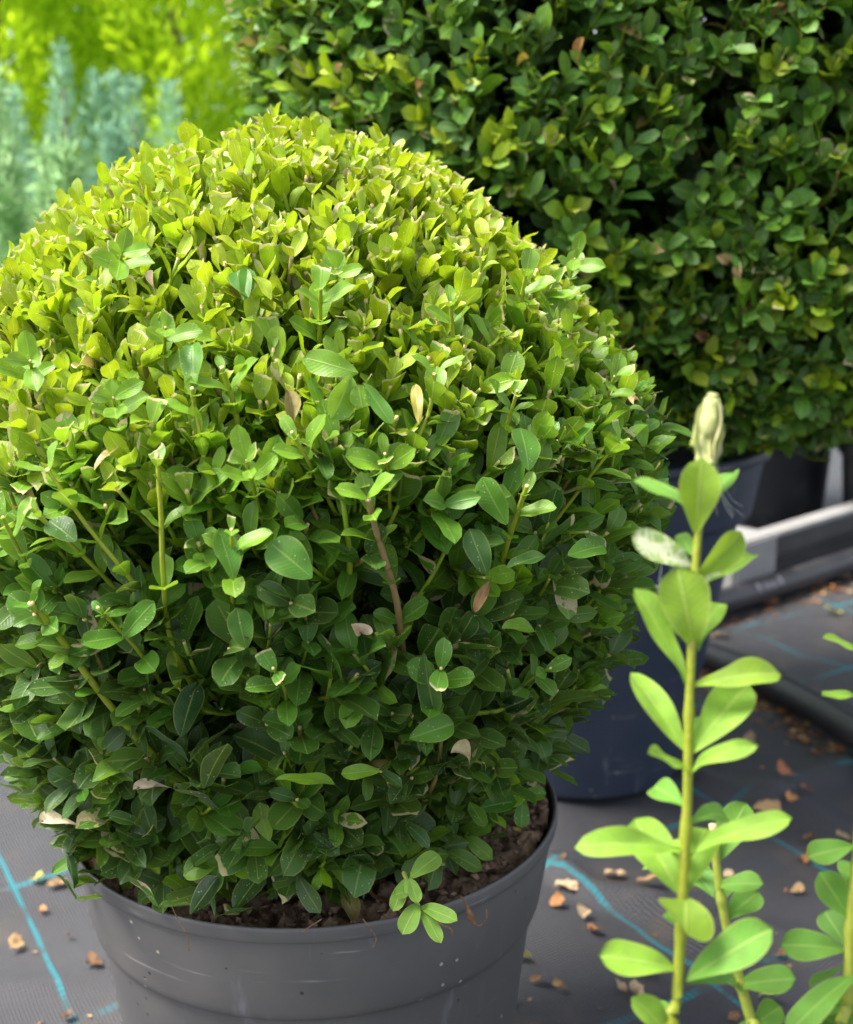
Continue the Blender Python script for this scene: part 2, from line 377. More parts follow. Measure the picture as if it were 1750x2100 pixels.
# ------------------------------------------------------------------ pots
def pot(name, loc, prof_body, prof_rim, mat, label, cat='plant pot', group=None, k=1.0):
    prof_body = [(x * k, y) for x, y in prof_body]; prof_rim = [(x * k, y) for x, y in prof_rim]
    root = empty(name, loc, label, cat, group)
    for nm, pr in (('body', prof_body), ('rim', prof_rim)):
        V, F = lathe(round_prof(pr), 128); o = link(nm, npmesh(nm, V, F), mat); o.parent = root
    return root
main_pot = pot('plant_pot', (-.004, .002, 0),
    [(.02, .010), (.02, .0), (.108, .0), (.113, .004), (.1345, .182), (.1355, .186), (.1385, .188), (.1400, .1925), (.1475, .2405), (.1440, .2405), (.130, .19), (.112, .012), (.02, .010)],
    [(.1477, .2405), (.1496, .2412), (.1502, .2440), (.1500, .2490), (.1490, .2505), (.1472, .2495), (.1466, .2455), (.1440, .2402)],
    M_pot, 'grey plastic pot brimming with the clipped box ball', k=1.038)
pot('plant_pot', (.246, .62, 0),
    [(.02, .012), (.02, .0), (.112, .0), (.118, .006), (.172, .300), (.174, .305), (.184, .308), (.186, .312), (.197, .372), (.190, .372), (.166, .3), (.114, .014), (.02, .012)],
    [(.1972, .372), (.203, .373), (.2045, .378), (.203, .385), (.199, .387), (.195, .384), (.19, .3722)],
    M_blue, 'tall navy blue pot under the big hedge block, webbed with spider silk')
lb = None

def soil(name, cx, cy, z, r, seed, label):
    g = np.linspace(-1, 1, 150); X, Y = np.meshgrid(g, g, indexing='ij')
    r2 = np.maximum(np.abs(X), np.abs(Y)); rr = np.hypot(X, Y) + 1e-9; X = X * r2 / rr; Y = Y * r2 / rr
    x, y = X * r + cx, Y * r + cy
    Z = z + (vnoise(x + 9, y + 9, 60, seed) - .5) * .014 + (vnoise(x + 9, y + 9, 170, seed + 1) - .5) * .009 + (vnoise(x + 9, y + 9, 420, seed + 2) - .5) * .006 + .010 * np.clip((x - cx) / r, 0, 1)
    V = np.stack([x, y, Z], -1).reshape(-1, 3); n = 150
    i, j = np.meshgrid(np.arange(n - 1), np.arange(n - 1), indexing='ij'); q = (i * n + j).ravel()
    a = Acc(); a.add(V, np.stack([q, q + n, q + n + 1, q + 1], 1))
    rg = np.random.default_rng(seed)                      # loose crumbs and bits of bark
    oct_v = np.array([[1, 0, 0], [0, 1, 0], [-1, 0, 0], [0, -1, 0], [0, 0, 1], [0, 0, -1.]])
    oct_f = np.array([[0, 1, 4, 4], [1, 2, 4, 4], [2, 3, 4, 4], [3, 0, 4, 4], [1, 0, 5, 5], [2, 1, 5, 5], [3, 2, 5, 5], [0, 3, 5, 5]])
    cv = []; cf = []
    for k in range(900):
        th = rg.random() * 6.28; q = math.sqrt(rg.random()) * r * .98
        px, py = cx + q * math.cos(th), cy + q * math.sin(th); s = .0008 + .0024 * rg.random() ** 2
        sc = s * (.6 + rg.random(3)); M = np.array(Matrix.Rotation(rg.random() * 6, 3, Vector(rg.normal(size=3))))
        cv.append((oct_v * sc) @ M.T + [px, py, z + .004 + .010 * max(0, (px - cx) / r) + s * .5]); cf.append(oct_f + 6 * k)
    me = a.mesh(name)
    o = link(name, me, M_soil); tag(o, label, 'soil', kind='stuff')
    f = np.concatenate(cf); tri = f[:, :3]
    c = link('soil_crumbs', npmesh('soil_crumbs', np.concatenate(cv), tri, False), M_soil); c.parent = o; c['kind'] = 'stuff'
    return o
soil('potting_soil', -.004, .002, .238, .150, 21, 'dark brown crumbly potting soil in the grey pot')

# ------------------------------------------------------------------ shoots of box: stems with opposite leaf pairs
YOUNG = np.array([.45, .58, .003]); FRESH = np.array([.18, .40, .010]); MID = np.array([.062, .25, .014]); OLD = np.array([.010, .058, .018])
def shoots(P, Nn, rg, Ls, K, L0, wn, wu, jit, young, inside=None, nu=5, nv=8, curl=1., cutp=None, wratio=(.43, .63), sides=6, srad=.0011, dead=.003, old=None, size=None):
    """returns per-shoot stems (N,5,3) and a flat leaf table"""
    N = len(P)
    g = nrm(wn * Nn + wu * np.array([0, 0, 1.]) + rg.normal(size=(N, 3)) * jit)
    L = Ls * rg.uniform(.75, 1.25, N)
    tip = P + Nn * (rg.normal(0, .003, N) - .006)[:, None]
    t = np.linspace(0, 1, 6)[None, :, None]
    g0 = nrm(g * .7 + Nn * .6 + rg.normal(size=(N, 3)) * .12)
    path = tip[:, None] - (1 - t) * L[:, None, None] * (g[:, None] * t + g0[:, None] * (1 - t))
    rad = srad * rg.uniform(.8, 1.3, N)[:, None] * np.linspace(1.35, .8, 6)[None]
    ph = rg.random(N) * math.pi
    e1 = nrm(np.cross(g, rg.normal(size=(N, 3)))); e2 = np.cross(g, e1)
    rows = []
    for k in range(K):
        tk = .12 + .86 * k / (K - 1) + rg.normal(0, .015, N); i = np.clip((tk * 5).astype(int), 0, 4); f = np.clip(tk * 5 - i, 0, 1)[:, None]
        b = path[np.arange(N), i] * (1 - f) + path[np.arange(N), i + 1] * f
        for sg in (1, -1):
            az = ph + (k % 2) * math.pi / 2 + (0 if sg > 0 else math.pi) + rg.normal(0, .14, N)
            d = np.cos(az)[:, None] * e1 + np.sin(az)[:, None] * e2
            al = (R(62) - R(26) * k / (K - 1)) * (1 - .38 * np.clip(young, 0, 1)) + rg.normal(0, .13, N)
            ca, sa = np.cos(al)[:, None], np.sin(al)[:, None]
            ax = g * ca + d * sa; nr = g * sa - d * ca
            nr = nrm(nr + np.array([0, 0, .30]) * (1 - np.clip(young, 0, 1))[:, None] + rg.normal(size=(N, 3)) * .13)
            l = L0 * rg.uniform(.72, 1.22, N) * (1.0 - .25 * (k == K - 1)) * (.8 if k == 0 else 1) * (1 if size is None else size)
            yk = np.clip(young * (.45 + .65 * k / (K - 1)) + rg.normal(0, .10, N), 0, 1)
            rows.append((np.arange(N), b, ax, nr, l, yk, np.full(N, k / (K - 1))))
    sid = np.concatenate([r[0] for r in rows]); b = np.concatenate([r[1] for r in rows]); ax = nrm(np.concatenate([r[2] for r in rows])); nr = np.concatenate([r[3] for r in rows])
    l = np.concatenate([r[4] for r in rows]); y = np.concatenate([r[5] for r in rows]); tk = np.concatenate([r[6] for r in rows])
    n = len(b); keep = rg.random(n) > .06
    od = (rg.random(n) * .5 if old is None else old[sid] + rg.normal(0, .18, n))
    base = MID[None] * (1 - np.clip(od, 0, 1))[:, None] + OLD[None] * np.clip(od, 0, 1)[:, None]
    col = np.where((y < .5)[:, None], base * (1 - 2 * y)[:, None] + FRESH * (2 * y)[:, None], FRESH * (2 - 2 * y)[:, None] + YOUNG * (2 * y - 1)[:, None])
    col = col * rg.uniform(.82, 1.2, n)[:, None] * (1 + rg.normal(0, .05, (n, 3)))
    cut = np.ones(n); skew = np.zeros(n)
    if inside is not None:                                   # the shears cut what sticks out of the clipped shape
        ext = l * .95
        out_t = inside(b + ax * ext[:, None]); out_b = inside(b)
        lim = .000 + rg.normal(0, .0035, n)
        fr = np.clip((lim - out_b) / np.maximum(out_t - out_b, 1e-5), 0, 1)
        c = (out_t > lim) & (rg.random(n) < (.5 if cutp is None else cutp if np.isscalar(cutp) else cutp[sid])) & (fr < .93)
        keep &= ~((fr < .28) & c)
        cut = np.where(c, np.clip(fr, .3, .92), 1.0); skew = np.where(c, rg.normal(0, .11, n), 0)
    dd = rg.random(n) < dead
    col[dd] = np.array([.42, .27, .10]) * rg.uniform(.7, 1.3, (dd.sum(), 1))
    bend = rg.normal(.28, .26, n) * curl + dd * .8; fold = rg.uniform(.1, .42, n) * curl + dd * .6
    T = dict(sid=sid, b=b, ax=ax, nr=nr, l=l, w=l * rg.uniform(*wratio, n), col=col, cut=cut, skew=skew, bend=bend, fold=fold, tw=rg.normal(0, .2, n) + dd * 1., blot=rg.random(n) < .045, tipw=rg.uniform(1.3, 2.3, n))
    T = {k: v[keep] for k, v in T.items()}
    scol = np.where((rg.random(N) < .2)[:, None], [.22, .18, .05], [.22, .32, .02]) * rg.uniform(.7, 1.25, (N, 1))
    return path, rad, scol, T
def leaves_of(T, m, nu, nv):
    return leaf_geo(T['b'][m], T['ax'][m], T['nr'][m], T['l'][m], T['w'][m], T['col'][m], T['cut'][m], T['skew'][m], T['fold'][m], T['bend'][m], T['tw'][m], nu, nv, T['blot'][m], T['tipw'][m])

# ---- the clipped ball
PROF_Z = np.array([.250, .266, .285, .310, .36, .41, .46, .507, .55, .586, .618, .643, .660, .671])
PROF_R = np.array([.128, .150, .166, .178, .197, .213, .223, .215, .189, .161, .126, .090, .056, .0])
def ball_off(z): return np.interp(z, [.26, .32, .5, .62], [-.022, -.012, -.010, -.016])
def ball_in(p):
    """signed distance-like: > 0 outside the clipped shape"""
    z = p[..., 2]; r = np.hypot(p[..., 0] - ball_off(z), p[..., 1])
    rz = np.interp(z, PROF_Z, PROF_R); sl = np.interp(z, PROF_Z, np.gradient(PROF_R, PROF_Z))
    d = (r - rz) / np.sqrt(1 + np.minimum(sl * sl, 9))
    return np.where(z > .671, np.maximum(d, z - .671), d)
def ball_points(n, rg):
    seg = np.hypot(np.diff(PROF_R), np.diff(PROF_Z)) * (PROF_R[1:] + PROF_R[:-1]) / 2
    k = rg.choice(len(seg), n, p=seg / seg.sum()); t = rg.random(n)
    z = PROF_Z[k] * (1 - t) + PROF_Z[k + 1] * t; r = PROF_R[k] * (1 - t) + PROF_R[k + 1] * t
    sl = np.gradient(PROF_R, PROF_Z); slz = np.interp(z, PROF_Z, np.clip(sl, -6, 6))
    th = rg.random(n) * 2 * math.pi
    P = np.stack([ball_off(z) + r * np.cos(th), r * np.sin(th), z], 1)
    return P, nrm(np.stack([np.cos(th), np.sin(th), -slz], 1))
def ball_hit(px, py, out=.004):
    d = ray(px, py); t = np.linspace(.3, 1.1, 1600); q = CAM + t[:, None] * d
    s = ball_in(q) - out; i = np.argmax(s < 0)
    if s.min() > 0: i = int(np.argmin(s))
    return q[i]
ball = empty('box_ball', (0, 0, .235), 'clipped round box bush with bright yellow green new growth on top, in the grey pot', 'box bush')
NB = 2700
P, Nn = ball_points(NB * 2, rng)
kk = rng.random(NB * 2) < np.where(Nn[:, 2] > .3, .70, .225); P, Nn = P[kk], Nn[kk]; NB = len(P)
P = P - Nn * (.003 * (Nn[:, 2] < .2))[:, None]
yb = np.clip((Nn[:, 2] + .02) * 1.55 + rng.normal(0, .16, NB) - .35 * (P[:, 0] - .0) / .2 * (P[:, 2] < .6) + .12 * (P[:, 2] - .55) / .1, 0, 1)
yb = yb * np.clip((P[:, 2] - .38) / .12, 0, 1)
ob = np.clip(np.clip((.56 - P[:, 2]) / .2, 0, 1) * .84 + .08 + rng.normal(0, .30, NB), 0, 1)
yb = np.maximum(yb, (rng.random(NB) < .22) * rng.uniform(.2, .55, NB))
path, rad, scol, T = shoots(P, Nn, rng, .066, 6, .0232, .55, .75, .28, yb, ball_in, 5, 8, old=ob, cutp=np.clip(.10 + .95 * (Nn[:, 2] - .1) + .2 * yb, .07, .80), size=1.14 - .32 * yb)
tocam = nrm(CAM - P); facing = np.sum(tocam * Nn, 1)
cand = np.where((facing > .25) & (rng.random(NB) < .5))[0]
cand = cand[np.argsort(np.linalg.norm(P[cand] - CAM, axis=1) - .12 * facing[cand])][:96]
okz = (path[:, :, 2].min(1) > .250)
okin = (ball_in(path[:, 0]) < -.018) & (ball_in(path[:, 2]) < -.008)
okst = okz & okin & ((P[:, 2] > .33) | (rng.random(NB) < .2))
T = {k_: v_[okz[T['sid']]] for k_, v_ in T.items()}; cand = cand[okst[cand]]
own = np.zeros(NB, bool); own[cand] = True
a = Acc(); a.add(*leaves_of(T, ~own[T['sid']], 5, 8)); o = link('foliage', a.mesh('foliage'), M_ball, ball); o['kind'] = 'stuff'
a = Acc(); a.add(*tube_geo(path[~own & okst], rad[~own & okst], 6, scol[~own & okst])); o = link('twigs', a.mesh('twigs'), M_stem, ball); o['kind'] = 'stuff'
for i in cand:
    a = Acc(); a.add(*tube_geo(path[i:i + 1], rad[i:i + 1], 6, scol[i:i + 1])); s = link('shoot', a.mesh('shoot'), M_stem, ball)
    m = T['sid'] == i
    if m.any():
        a = Acc(); a.add(*leaves_of(T, m, 7, 10)); l = link('leaf_cluster', a.mesh('leaf_cluster'), M_ball); l.parent = s
# inner older layer and the branch frame it hangs on
Pi, Ni = ball_points(400, rng); Pi = Pi - Ni * rng.uniform(.05, .09, 400)[:, None]; Pi[:, 2] = np.maximum(Pi[:, 2], .30)
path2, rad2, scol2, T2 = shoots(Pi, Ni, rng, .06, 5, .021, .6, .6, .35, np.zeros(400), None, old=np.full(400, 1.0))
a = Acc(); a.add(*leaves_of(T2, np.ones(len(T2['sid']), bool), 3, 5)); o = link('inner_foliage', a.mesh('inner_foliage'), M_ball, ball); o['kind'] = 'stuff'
tr = []; rd = []
for i in range(46):
    j = rng.integers(400); b0 = np.array([rng.normal(-.005, .018), rng.normal(0, .018), .225]); e = Pi[j] - Ni[j] * .02
    mid = (b0 + e) / 2 + np.array([0, 0, -.03]) + rng.normal(0, .012, 3)
    tr.append(smooth_path([b0, b0 * .5 + mid * .5 + [0, 0, .015], mid, (mid + e) / 2 + rng.normal(0, .008, 3), e], 14)); rd.append(np.linspace(.0052, .0016, 14) * rng.uniform(.7, 1.2))
for i in range(46):
    a = Acc(); a.add(*tube_geo(np.array(tr[i:i + 1]), np.array(rd[i:i + 1]), 8)); link('branch', a.mesh('branch'), M_bark, ball) if i < 8 else None
a = Acc(); a.add(*tube_geo(np.array(tr[8:]), np.array(rd[8:]), 8)); o = link('inner_branches', a.mesh('inner_branches'), M_bark, ball); o['kind'] = 'stuff'

# leaves and stems of the ball that stand out one by one
def px_leaf(acc, b, tp, W, col, face=.6, roll=0., depth=None, dd=(0, 0), mat=None, fold=.25, bend=.3, twist=0, cut=None, nu=9, nv=14, bexp=.72, blot=None, tipw=2.4, hit=ball_hit, out=.01):
    """one leaf from base to tip; the blade looks at the camera by `face` and upwards by the rest"""
    B = hit(*b, out) if depth is None else at(*b, depth + dd[0]); Tp = hit(*tp, out + dd[1]) if depth is None else at(*tp, depth + dd[1])
    ax = Tp - B; l = np.linalg.norm(ax); dep = np.dot((B + Tp) / 2 - CAM, FWD)
    n = nrm(CAM - B) * face + np.array([0, 0, 1.]) * (1 - abs(face)) + np.cross(nrm(ax), nrm(CAM - B)) * roll
    acc.add(*leaf_geo(B[None], ax[None], n[None], [l], [W / FPX * dep], np.array([col]), None if cut is None else [cut], None if cut is None else [.05], [fold], [bend], [twist], nu, nv, None if blot is None else np.array([blot]), [tipw], bexp))
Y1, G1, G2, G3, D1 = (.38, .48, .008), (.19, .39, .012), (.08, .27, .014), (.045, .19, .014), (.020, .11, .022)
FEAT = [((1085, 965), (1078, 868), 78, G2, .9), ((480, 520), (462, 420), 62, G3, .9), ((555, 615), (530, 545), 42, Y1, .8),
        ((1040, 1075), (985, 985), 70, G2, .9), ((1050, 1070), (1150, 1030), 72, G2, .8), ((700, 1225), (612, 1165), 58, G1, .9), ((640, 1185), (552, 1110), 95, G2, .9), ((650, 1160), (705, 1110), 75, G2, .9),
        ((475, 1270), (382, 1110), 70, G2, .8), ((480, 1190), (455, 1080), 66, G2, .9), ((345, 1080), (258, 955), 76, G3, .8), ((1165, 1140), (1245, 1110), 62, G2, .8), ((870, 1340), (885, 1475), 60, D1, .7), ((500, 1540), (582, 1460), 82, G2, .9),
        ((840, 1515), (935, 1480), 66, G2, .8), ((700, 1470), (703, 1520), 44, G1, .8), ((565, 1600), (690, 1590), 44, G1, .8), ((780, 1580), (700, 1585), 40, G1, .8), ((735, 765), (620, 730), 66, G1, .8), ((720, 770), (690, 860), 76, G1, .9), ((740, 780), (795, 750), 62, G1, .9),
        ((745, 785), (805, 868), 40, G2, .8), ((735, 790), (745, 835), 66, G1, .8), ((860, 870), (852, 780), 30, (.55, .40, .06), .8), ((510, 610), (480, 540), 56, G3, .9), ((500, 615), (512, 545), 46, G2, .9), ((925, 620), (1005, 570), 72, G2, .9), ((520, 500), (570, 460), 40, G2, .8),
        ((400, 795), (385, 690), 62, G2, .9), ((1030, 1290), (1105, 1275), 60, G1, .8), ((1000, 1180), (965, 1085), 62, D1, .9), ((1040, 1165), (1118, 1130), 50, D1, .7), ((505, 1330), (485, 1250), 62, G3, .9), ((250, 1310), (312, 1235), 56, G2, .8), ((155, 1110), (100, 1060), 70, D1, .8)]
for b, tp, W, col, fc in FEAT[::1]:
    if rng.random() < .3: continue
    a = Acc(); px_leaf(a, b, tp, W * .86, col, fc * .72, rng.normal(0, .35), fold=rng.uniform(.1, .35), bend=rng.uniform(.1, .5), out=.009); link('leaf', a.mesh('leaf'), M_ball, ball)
for b, tp, W in [((652, 300), (664, 232), 40), ((648, 300), (645, 222), 26), ((655, 300), (632, 262), 34), ((655, 302), (690, 265), 34)]:      # the one tip the shears missed
    a = Acc(); px_leaf(a, b, tp, W, Y1, .75, rng.normal(0, .3), depth=.70); link('leaf', a.mesh('leaf'), M_ball, ball)
DRYB = [((975, 1255), (1012, 1165), 34, (.50, .30, .14)), ((720, 1280), (765, 1310), 44, (.62, .50, .36)), ((275, 1620), (330, 1590), 26, (.55, .45, .32)), ((590, 800), (612, 885), 46, (.30, .26, .10)), ((85, 1690), (120, 1650), 34, (.75, .66, .45)), ((925, 1545), (985, 1530), 34, (.60, .50, .28)),
        ((1210, 545), (1190, 520), 26, (.62, .48, .30)), ((300, 560), (320, 585), 26, (.66, .52, .34)), ((1375, 1020), (1400, 1000), 24, (.62, .5, .34)), ((1300, 830), (1296, 790), 22, (.62, .42, .22))]
for b, tp, W, col in DRYB:
    a = Acc(); px_leaf(a, b, tp, W, col, .7, rng.normal(0, .3), fold=1.3, bend=1.3, twist=1.8, out=.005); o = link('dry_leaf', a.mesh('dry_leaf'), M_dry, ball)
STEM = [([(385, 1630), (350, 1590), (270, 1500), (190, 1400), (110, 1290), (62, 1235)], .0026), ([(402, 1420), (350, 1310), (335, 1180), (330, 1050), (322, 930)], .0018), ([(432, 1085), (425, 980), (402, 850), (394, 795)], .0016), ([(500, 935), (480, 830), (455, 752)], .0018),
        ([(548, 1110), (520, 1000), (505, 945)], .0014), ([(475, 1275), (478, 1180), (475, 1085)], .0014), ([(832, 1020), (840, 940), (880, 845), (892, 765)], .0015), ([(936, 800), (930, 700), (925, 620)], .0015), ([(1020, 1185), (1050, 1085), (1082, 995)], .0019), ([(1000, 980), (1040, 870), (1062, 800)], .0014),
        ([(826, 1335), (812, 1225), (772, 1090), (755, 1022)], .0022), ([(655, 725), (658, 592)], .0015), ([(370, 1330), (270, 1190), (180, 1080), (95, 960)], .0016), ([(1040, 725), (1062, 640), (1080, 560)], .0015), ([(240, 1210), (160, 1130), (60, 1040)], .0014), ([(330, 1400), (280, 1330), (200, 1245)], .0014), ([(1200, 930), (1240, 830), (1262, 770)], .0014),
        ([(110, 1240), (50, 1150), (5, 1060)], .0014), ([(255, 930), (240, 860), (232, 815)], .0013), ([(345, 790), (338, 720), (340, 670)], .0012), ([(690, 1055), (640, 960), (598, 885)], .0013), ([(800, 1045), (796, 975), (790, 930)], .0012), ([(1130, 1080), (1200, 990), (1268, 905)], .0013),
        ([(702, 660), (692, 590), (690, 550)], .0012), ([(190, 1400), (130, 1310), (70, 1260)], .0016), ([(865, 1500), (895, 1420), (905, 1370)], .0013), ([(1010, 1470), (1080, 1400), (1130, 1370)], .0012), ([(590, 1500), (585, 1420), (560, 1370)], .0012), ([(250, 640), (245, 560), (250, 520)], .0012), ([(1150, 640), (1170, 570), (1180, 530)], .0012), ([(90, 860), (70, 780), (62, 740)], .0013)]
for i, (pp, r) in enumerate(STEM):
    n = len(pp); q = np.array([ball_hit(x, y, -.022 + .034 * k / (n - 1)) for k, (x, y) in enumerate(pp)]); pth = smooth_path(q, 26)
    rad_ = .68 * r * (np.linspace(1.2, .8, 26) + .22 * (np.abs(np.sin(np.linspace(0, math.pi * 3.0, 26))) > .985))
    a = Acc(); a.add(*tube_geo(pth[None], rad_[None], 8, [(.27, .18, .08)] if i == 10 else [(.27, .33, .02)])); st = link('stem', a.mesh('stem'), M_stem, ball)
    # leaf pairs along it
    tg = nrm(np.gradient(pth, axis=0)); k = 0
    for ti in range(4 + i % 3, 26, 5 + i % 2):
        k += 1; e = nrm(np.cross(tg[ti], nrm(CAM - pth[ti]))); f2 = np.cross(e, tg[ti])
        d = e if k % 2 else f2
        for sg in (1, -1):
            l = rng.uniform(.011, .023) * (.75 if ti > 20 else 1); ax = tg[ti] * .75 + d * sg * .75; c = np.array(G2 if pth[ti, 2] < .45 else G1) * rng.uniform(.8, 1.25)
            cu = rng.uniform(.55, .9) if (ti > 20 and rng.random() < .45) else 1.0
            a = Acc(); a.add(*leaf_geo(pth[ti][None], ax[None], (tg[ti] * .6 - d * sg * .4 + nrm(CAM - pth[ti]) * .15 + rng.normal(0, .15, 3))[None], [l], [l * rng.uniform(.42, .6)], c[None], [cu], [rng.normal(0, .12)], [.3], [rng.uniform(0, .6)], [0], 7, 10))
            lf = link('leaf', a.mesh('leaf'), M_ball); lf.parent = st
# the sprig lolling over the front rim of the pot
rp = lambda x, y: .585
sp = Acc(); q = np.array([at(828, 1790, .597), at(842, 1822, .588), at(858, 1858, .580)]); sp.add(*tube_geo(smooth_path(q, 10)[None], np.full((1, 10), .0011), 6, [(.3, .36, .06)]))
st = link('stem', sp.mesh('stem'), M_stem, ball)
for b, tp, W, d2 in [((858, 1852), (826, 1912), 42, .575), ((862, 1858), (932, 1880), 34, .57), ((862, 1860), (905, 1930), 30, .575), ((845, 1825), (812, 1832), 26, .58), ((836, 1800), (805, 1868), 32, .58), ((840, 1800), (858, 1850), 28, .58), ((842, 1800), (905, 1745), 44, .60)]:
    a = Acc(); px_leaf(a, b, tp, W, (.16, .34, .03), .7, 0, depth=.580, dd=(0, d2 - .588), fold=.25, bend=.35); lf = link('leaf', a.mesh('leaf'), M_sprig); lf.parent = st

# low sprigs lolling over the left and front of the rim
for stp, lv in [([(330, 1700, .70), (270, 1720, .70), (215, 1728, .70)], [((220, 1728), (92, 1785), 30, G2), ((225, 1728), (195, 1800), 26, G3), ((262, 1722), (258, 1838), 30, G1), ((268, 1720), (235, 1690), 34, G2), ((300, 1710), (320, 1760), 34, G3)]),
                ([(470, 1700, .64), (465, 1735, .63), (460, 1762, .62)], [((458, 1762), (370, 1792), 46, G1), ((460, 1765), (424, 1832), 46, G2), ((463, 1762), (526, 1788), 48, G1), ((462, 1740), (500, 1728), 34, G2)]),
                ([(1000, 1560, .66), (1040, 1600, .67), (1075, 1640, .68)], [((1072, 1636), (1070, 1700), 32, G3), ((1070, 1630), (1120, 1625), 30, G2), ((1050, 1610), (1012, 1640), 34, G3), ((1045, 1605), (1090, 1590), 32, G2)])]:
    q = np.array([at(*p) for p in stp]); a = Acc(); a.add(*tube_geo(smooth_path(q, 10)[None], np.linspace(.0013, .0009, 10)[None], 6, [(.26, .32, .03)])); st = link('stem', a.mesh('stem'), M_stem, ball)
    for b, tp, W, col in lv:
        a = Acc(); px_leaf(a, b, tp, W, col, .6, rng.normal(0, .3), depth=stp[-1][2], dd=(0, -.004), fold=.3, bend=.4); lf = link('leaf', a.mesh('leaf'), M_ball); lf.parent = st

# ------------------------------------------------------------------ the big clipped hedge block behind, and two more box plants further back
def block_plant(label, cx, cy, z0, z1, ax_, ay_, n, seed, pot_z, L0=.022, flush=.05, front=1.0, group=None):
    rg = np.random.default_rng(seed); cz, az = (z0 + z1) / 2, (z1 - z0) / 2; p = 4.2; S = np.array([ax_, ay_, az]); c = np.array([cx, cy, cz])
    root = empty('box_hedge', (cx, cy, pot_z), label, 'box hedge', group)
    def insd(q):
        e = np.abs((q - c) / S); r = np.sum(e ** p, -1) ** (1 / p); return (r - 1) * np.min(S) * .9
    d = nrm(rg.normal(size=(n * 3, 3)) * S); e = np.abs(d / S); r = np.sum(e ** p, -1) ** (-1 / p); Pp = d * r[:, None]
    Np = nrm(np.sign(Pp) * np.abs(Pp / S) ** (p - 1) / S); Pp = Pp + c
    see = np.sum(nrm(CAM - Pp) * Np, 1); wgt = np.where(see > -.15, 1.0, .35) * r ** 2 / np.maximum(np.sum(d * Np, 1), .2)
    k = rg.choice(len(Pp), n, replace=False, p=wgt / wgt.sum()); Pp, Np = Pp[k], Np[k]
    y = np.where(rg.random(n) < flush, rg.uniform(.6, 1.1, n), rg.uniform(0, .25, n)) + .5 * (rg.random(n) < .5) * np.clip((Pp[:, 2] - (z1 - .12)) / .1, 0, 1)
    lump = (vnoise(Pp[:, 0] + 9, Pp[:, 2] + 9, 11, seed) - .5) * .035
    Pp = Pp + Np * lump[:, None]
    path, rad, sc, T = shoots(Pp, Np, rg, .06, 5, L0, .75, .55, .32, np.clip(y, 0, 1), lambda q: insd(q) - .02, cutp=.5, dead=.008, old=np.clip(rg.normal(.46, .28, n), 0, 1))
    a = Acc(); a.add(*leaves_of(T, np.ones(len(T['sid']), bool), 3, 6)); o = link('foliage', a.mesh('foliage'), M_hedge, root); o['kind'] = 'stuff'
    a = Acc(); a.add(*tube_geo(path, rad, 4, sc, cap=False)); o = link('twigs', a.mesh('twigs'), M_stem, root); o['kind'] = 'stuff'
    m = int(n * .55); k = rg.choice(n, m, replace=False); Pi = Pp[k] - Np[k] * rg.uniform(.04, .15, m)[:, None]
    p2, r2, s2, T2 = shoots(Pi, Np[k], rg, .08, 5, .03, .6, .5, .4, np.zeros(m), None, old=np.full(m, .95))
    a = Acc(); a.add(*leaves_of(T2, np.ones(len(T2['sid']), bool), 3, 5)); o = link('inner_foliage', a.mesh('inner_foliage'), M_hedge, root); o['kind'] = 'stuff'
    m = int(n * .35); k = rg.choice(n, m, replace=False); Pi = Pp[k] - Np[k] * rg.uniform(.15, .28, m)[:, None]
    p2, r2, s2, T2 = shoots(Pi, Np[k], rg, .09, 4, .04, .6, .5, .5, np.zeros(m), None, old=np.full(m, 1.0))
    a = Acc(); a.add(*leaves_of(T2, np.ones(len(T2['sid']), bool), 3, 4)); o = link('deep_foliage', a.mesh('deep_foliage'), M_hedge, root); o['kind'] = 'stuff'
    q = smooth_path([[cx, cy, pot_z - .04], [cx + .01, cy, z0 + .1], [cx, cy + .01, cz], [cx, cy, z1 - .15]], 14)
    a = Acc(); a.add(*tube_geo(q[None], np.linspace(.022, .006, 14)[None], 10)); link('trunk', a.mesh('trunk'), M_bark, root)
    bs = []
    for i in range(40):
        j = rg.integers(n); s0 = q[rg.integers(2, 12)]; e = Pp[j] - Np[j] * .07; bs.append(smooth_path([s0, (s0 + e) / 2 + [0, 0, -.03], e], 10))
    a = Acc(); a.add(*tube_geo(np.array(bs), np.tile(np.linspace(.007, .0018, 10), (40, 1)), 6)); o = link('inner_branches', a.mesh('inner_branches'), M_bark, root); o['kind'] = 'stuff'
    return root
big = block_plant('big dark green clipped box hedge block in the navy blue pot, flat sided', .30, .63, .405, 1.30, .405, .385, 7000, 31, .37, L0=.0245, flush=.19)
for x, y, W, L, col in [(1195, 75, 38, 70, (.40, .22, .08)), (1470, 525, 30, 45, (.60, .44, .22)), (1515, 535, 34, 60, (.62, .46, .26)), (1085, 118, 34, 34, (.5, .36, .06)), (1425, 685, 30, 44, (.22, .10, .05)), (870, 165, 30, 34, (.5, .3, .12)), (700, 130, 24, 26, (.5, .3, .18)), (1610, 8, 30, 44, (.3, .16, .07))]:
    dp = 1.0
    for _ in range(3):
        t = np.linspace(.7, 1.4, 700); qq = CAM + t[:, None] * ray(x, y); e = np.abs((qq - [.30, .63, .8525]) / [.405, .385, .4475]); i = np.argmax(np.sum(e ** 4.2, -1) < 1); dp = t[i] - .004
    a = Acc(); an = rng.uniform(0, 6.28); px_leaf(a, (x, y), (x + L * math.cos(an), y + L * abs(math.sin(an))), W, col, .7, .2, depth=dp, fold=1.2, bend=1.2, twist=1.6); link('dry_leaf', a.mesh('dry_leaf'), M_dry, big)
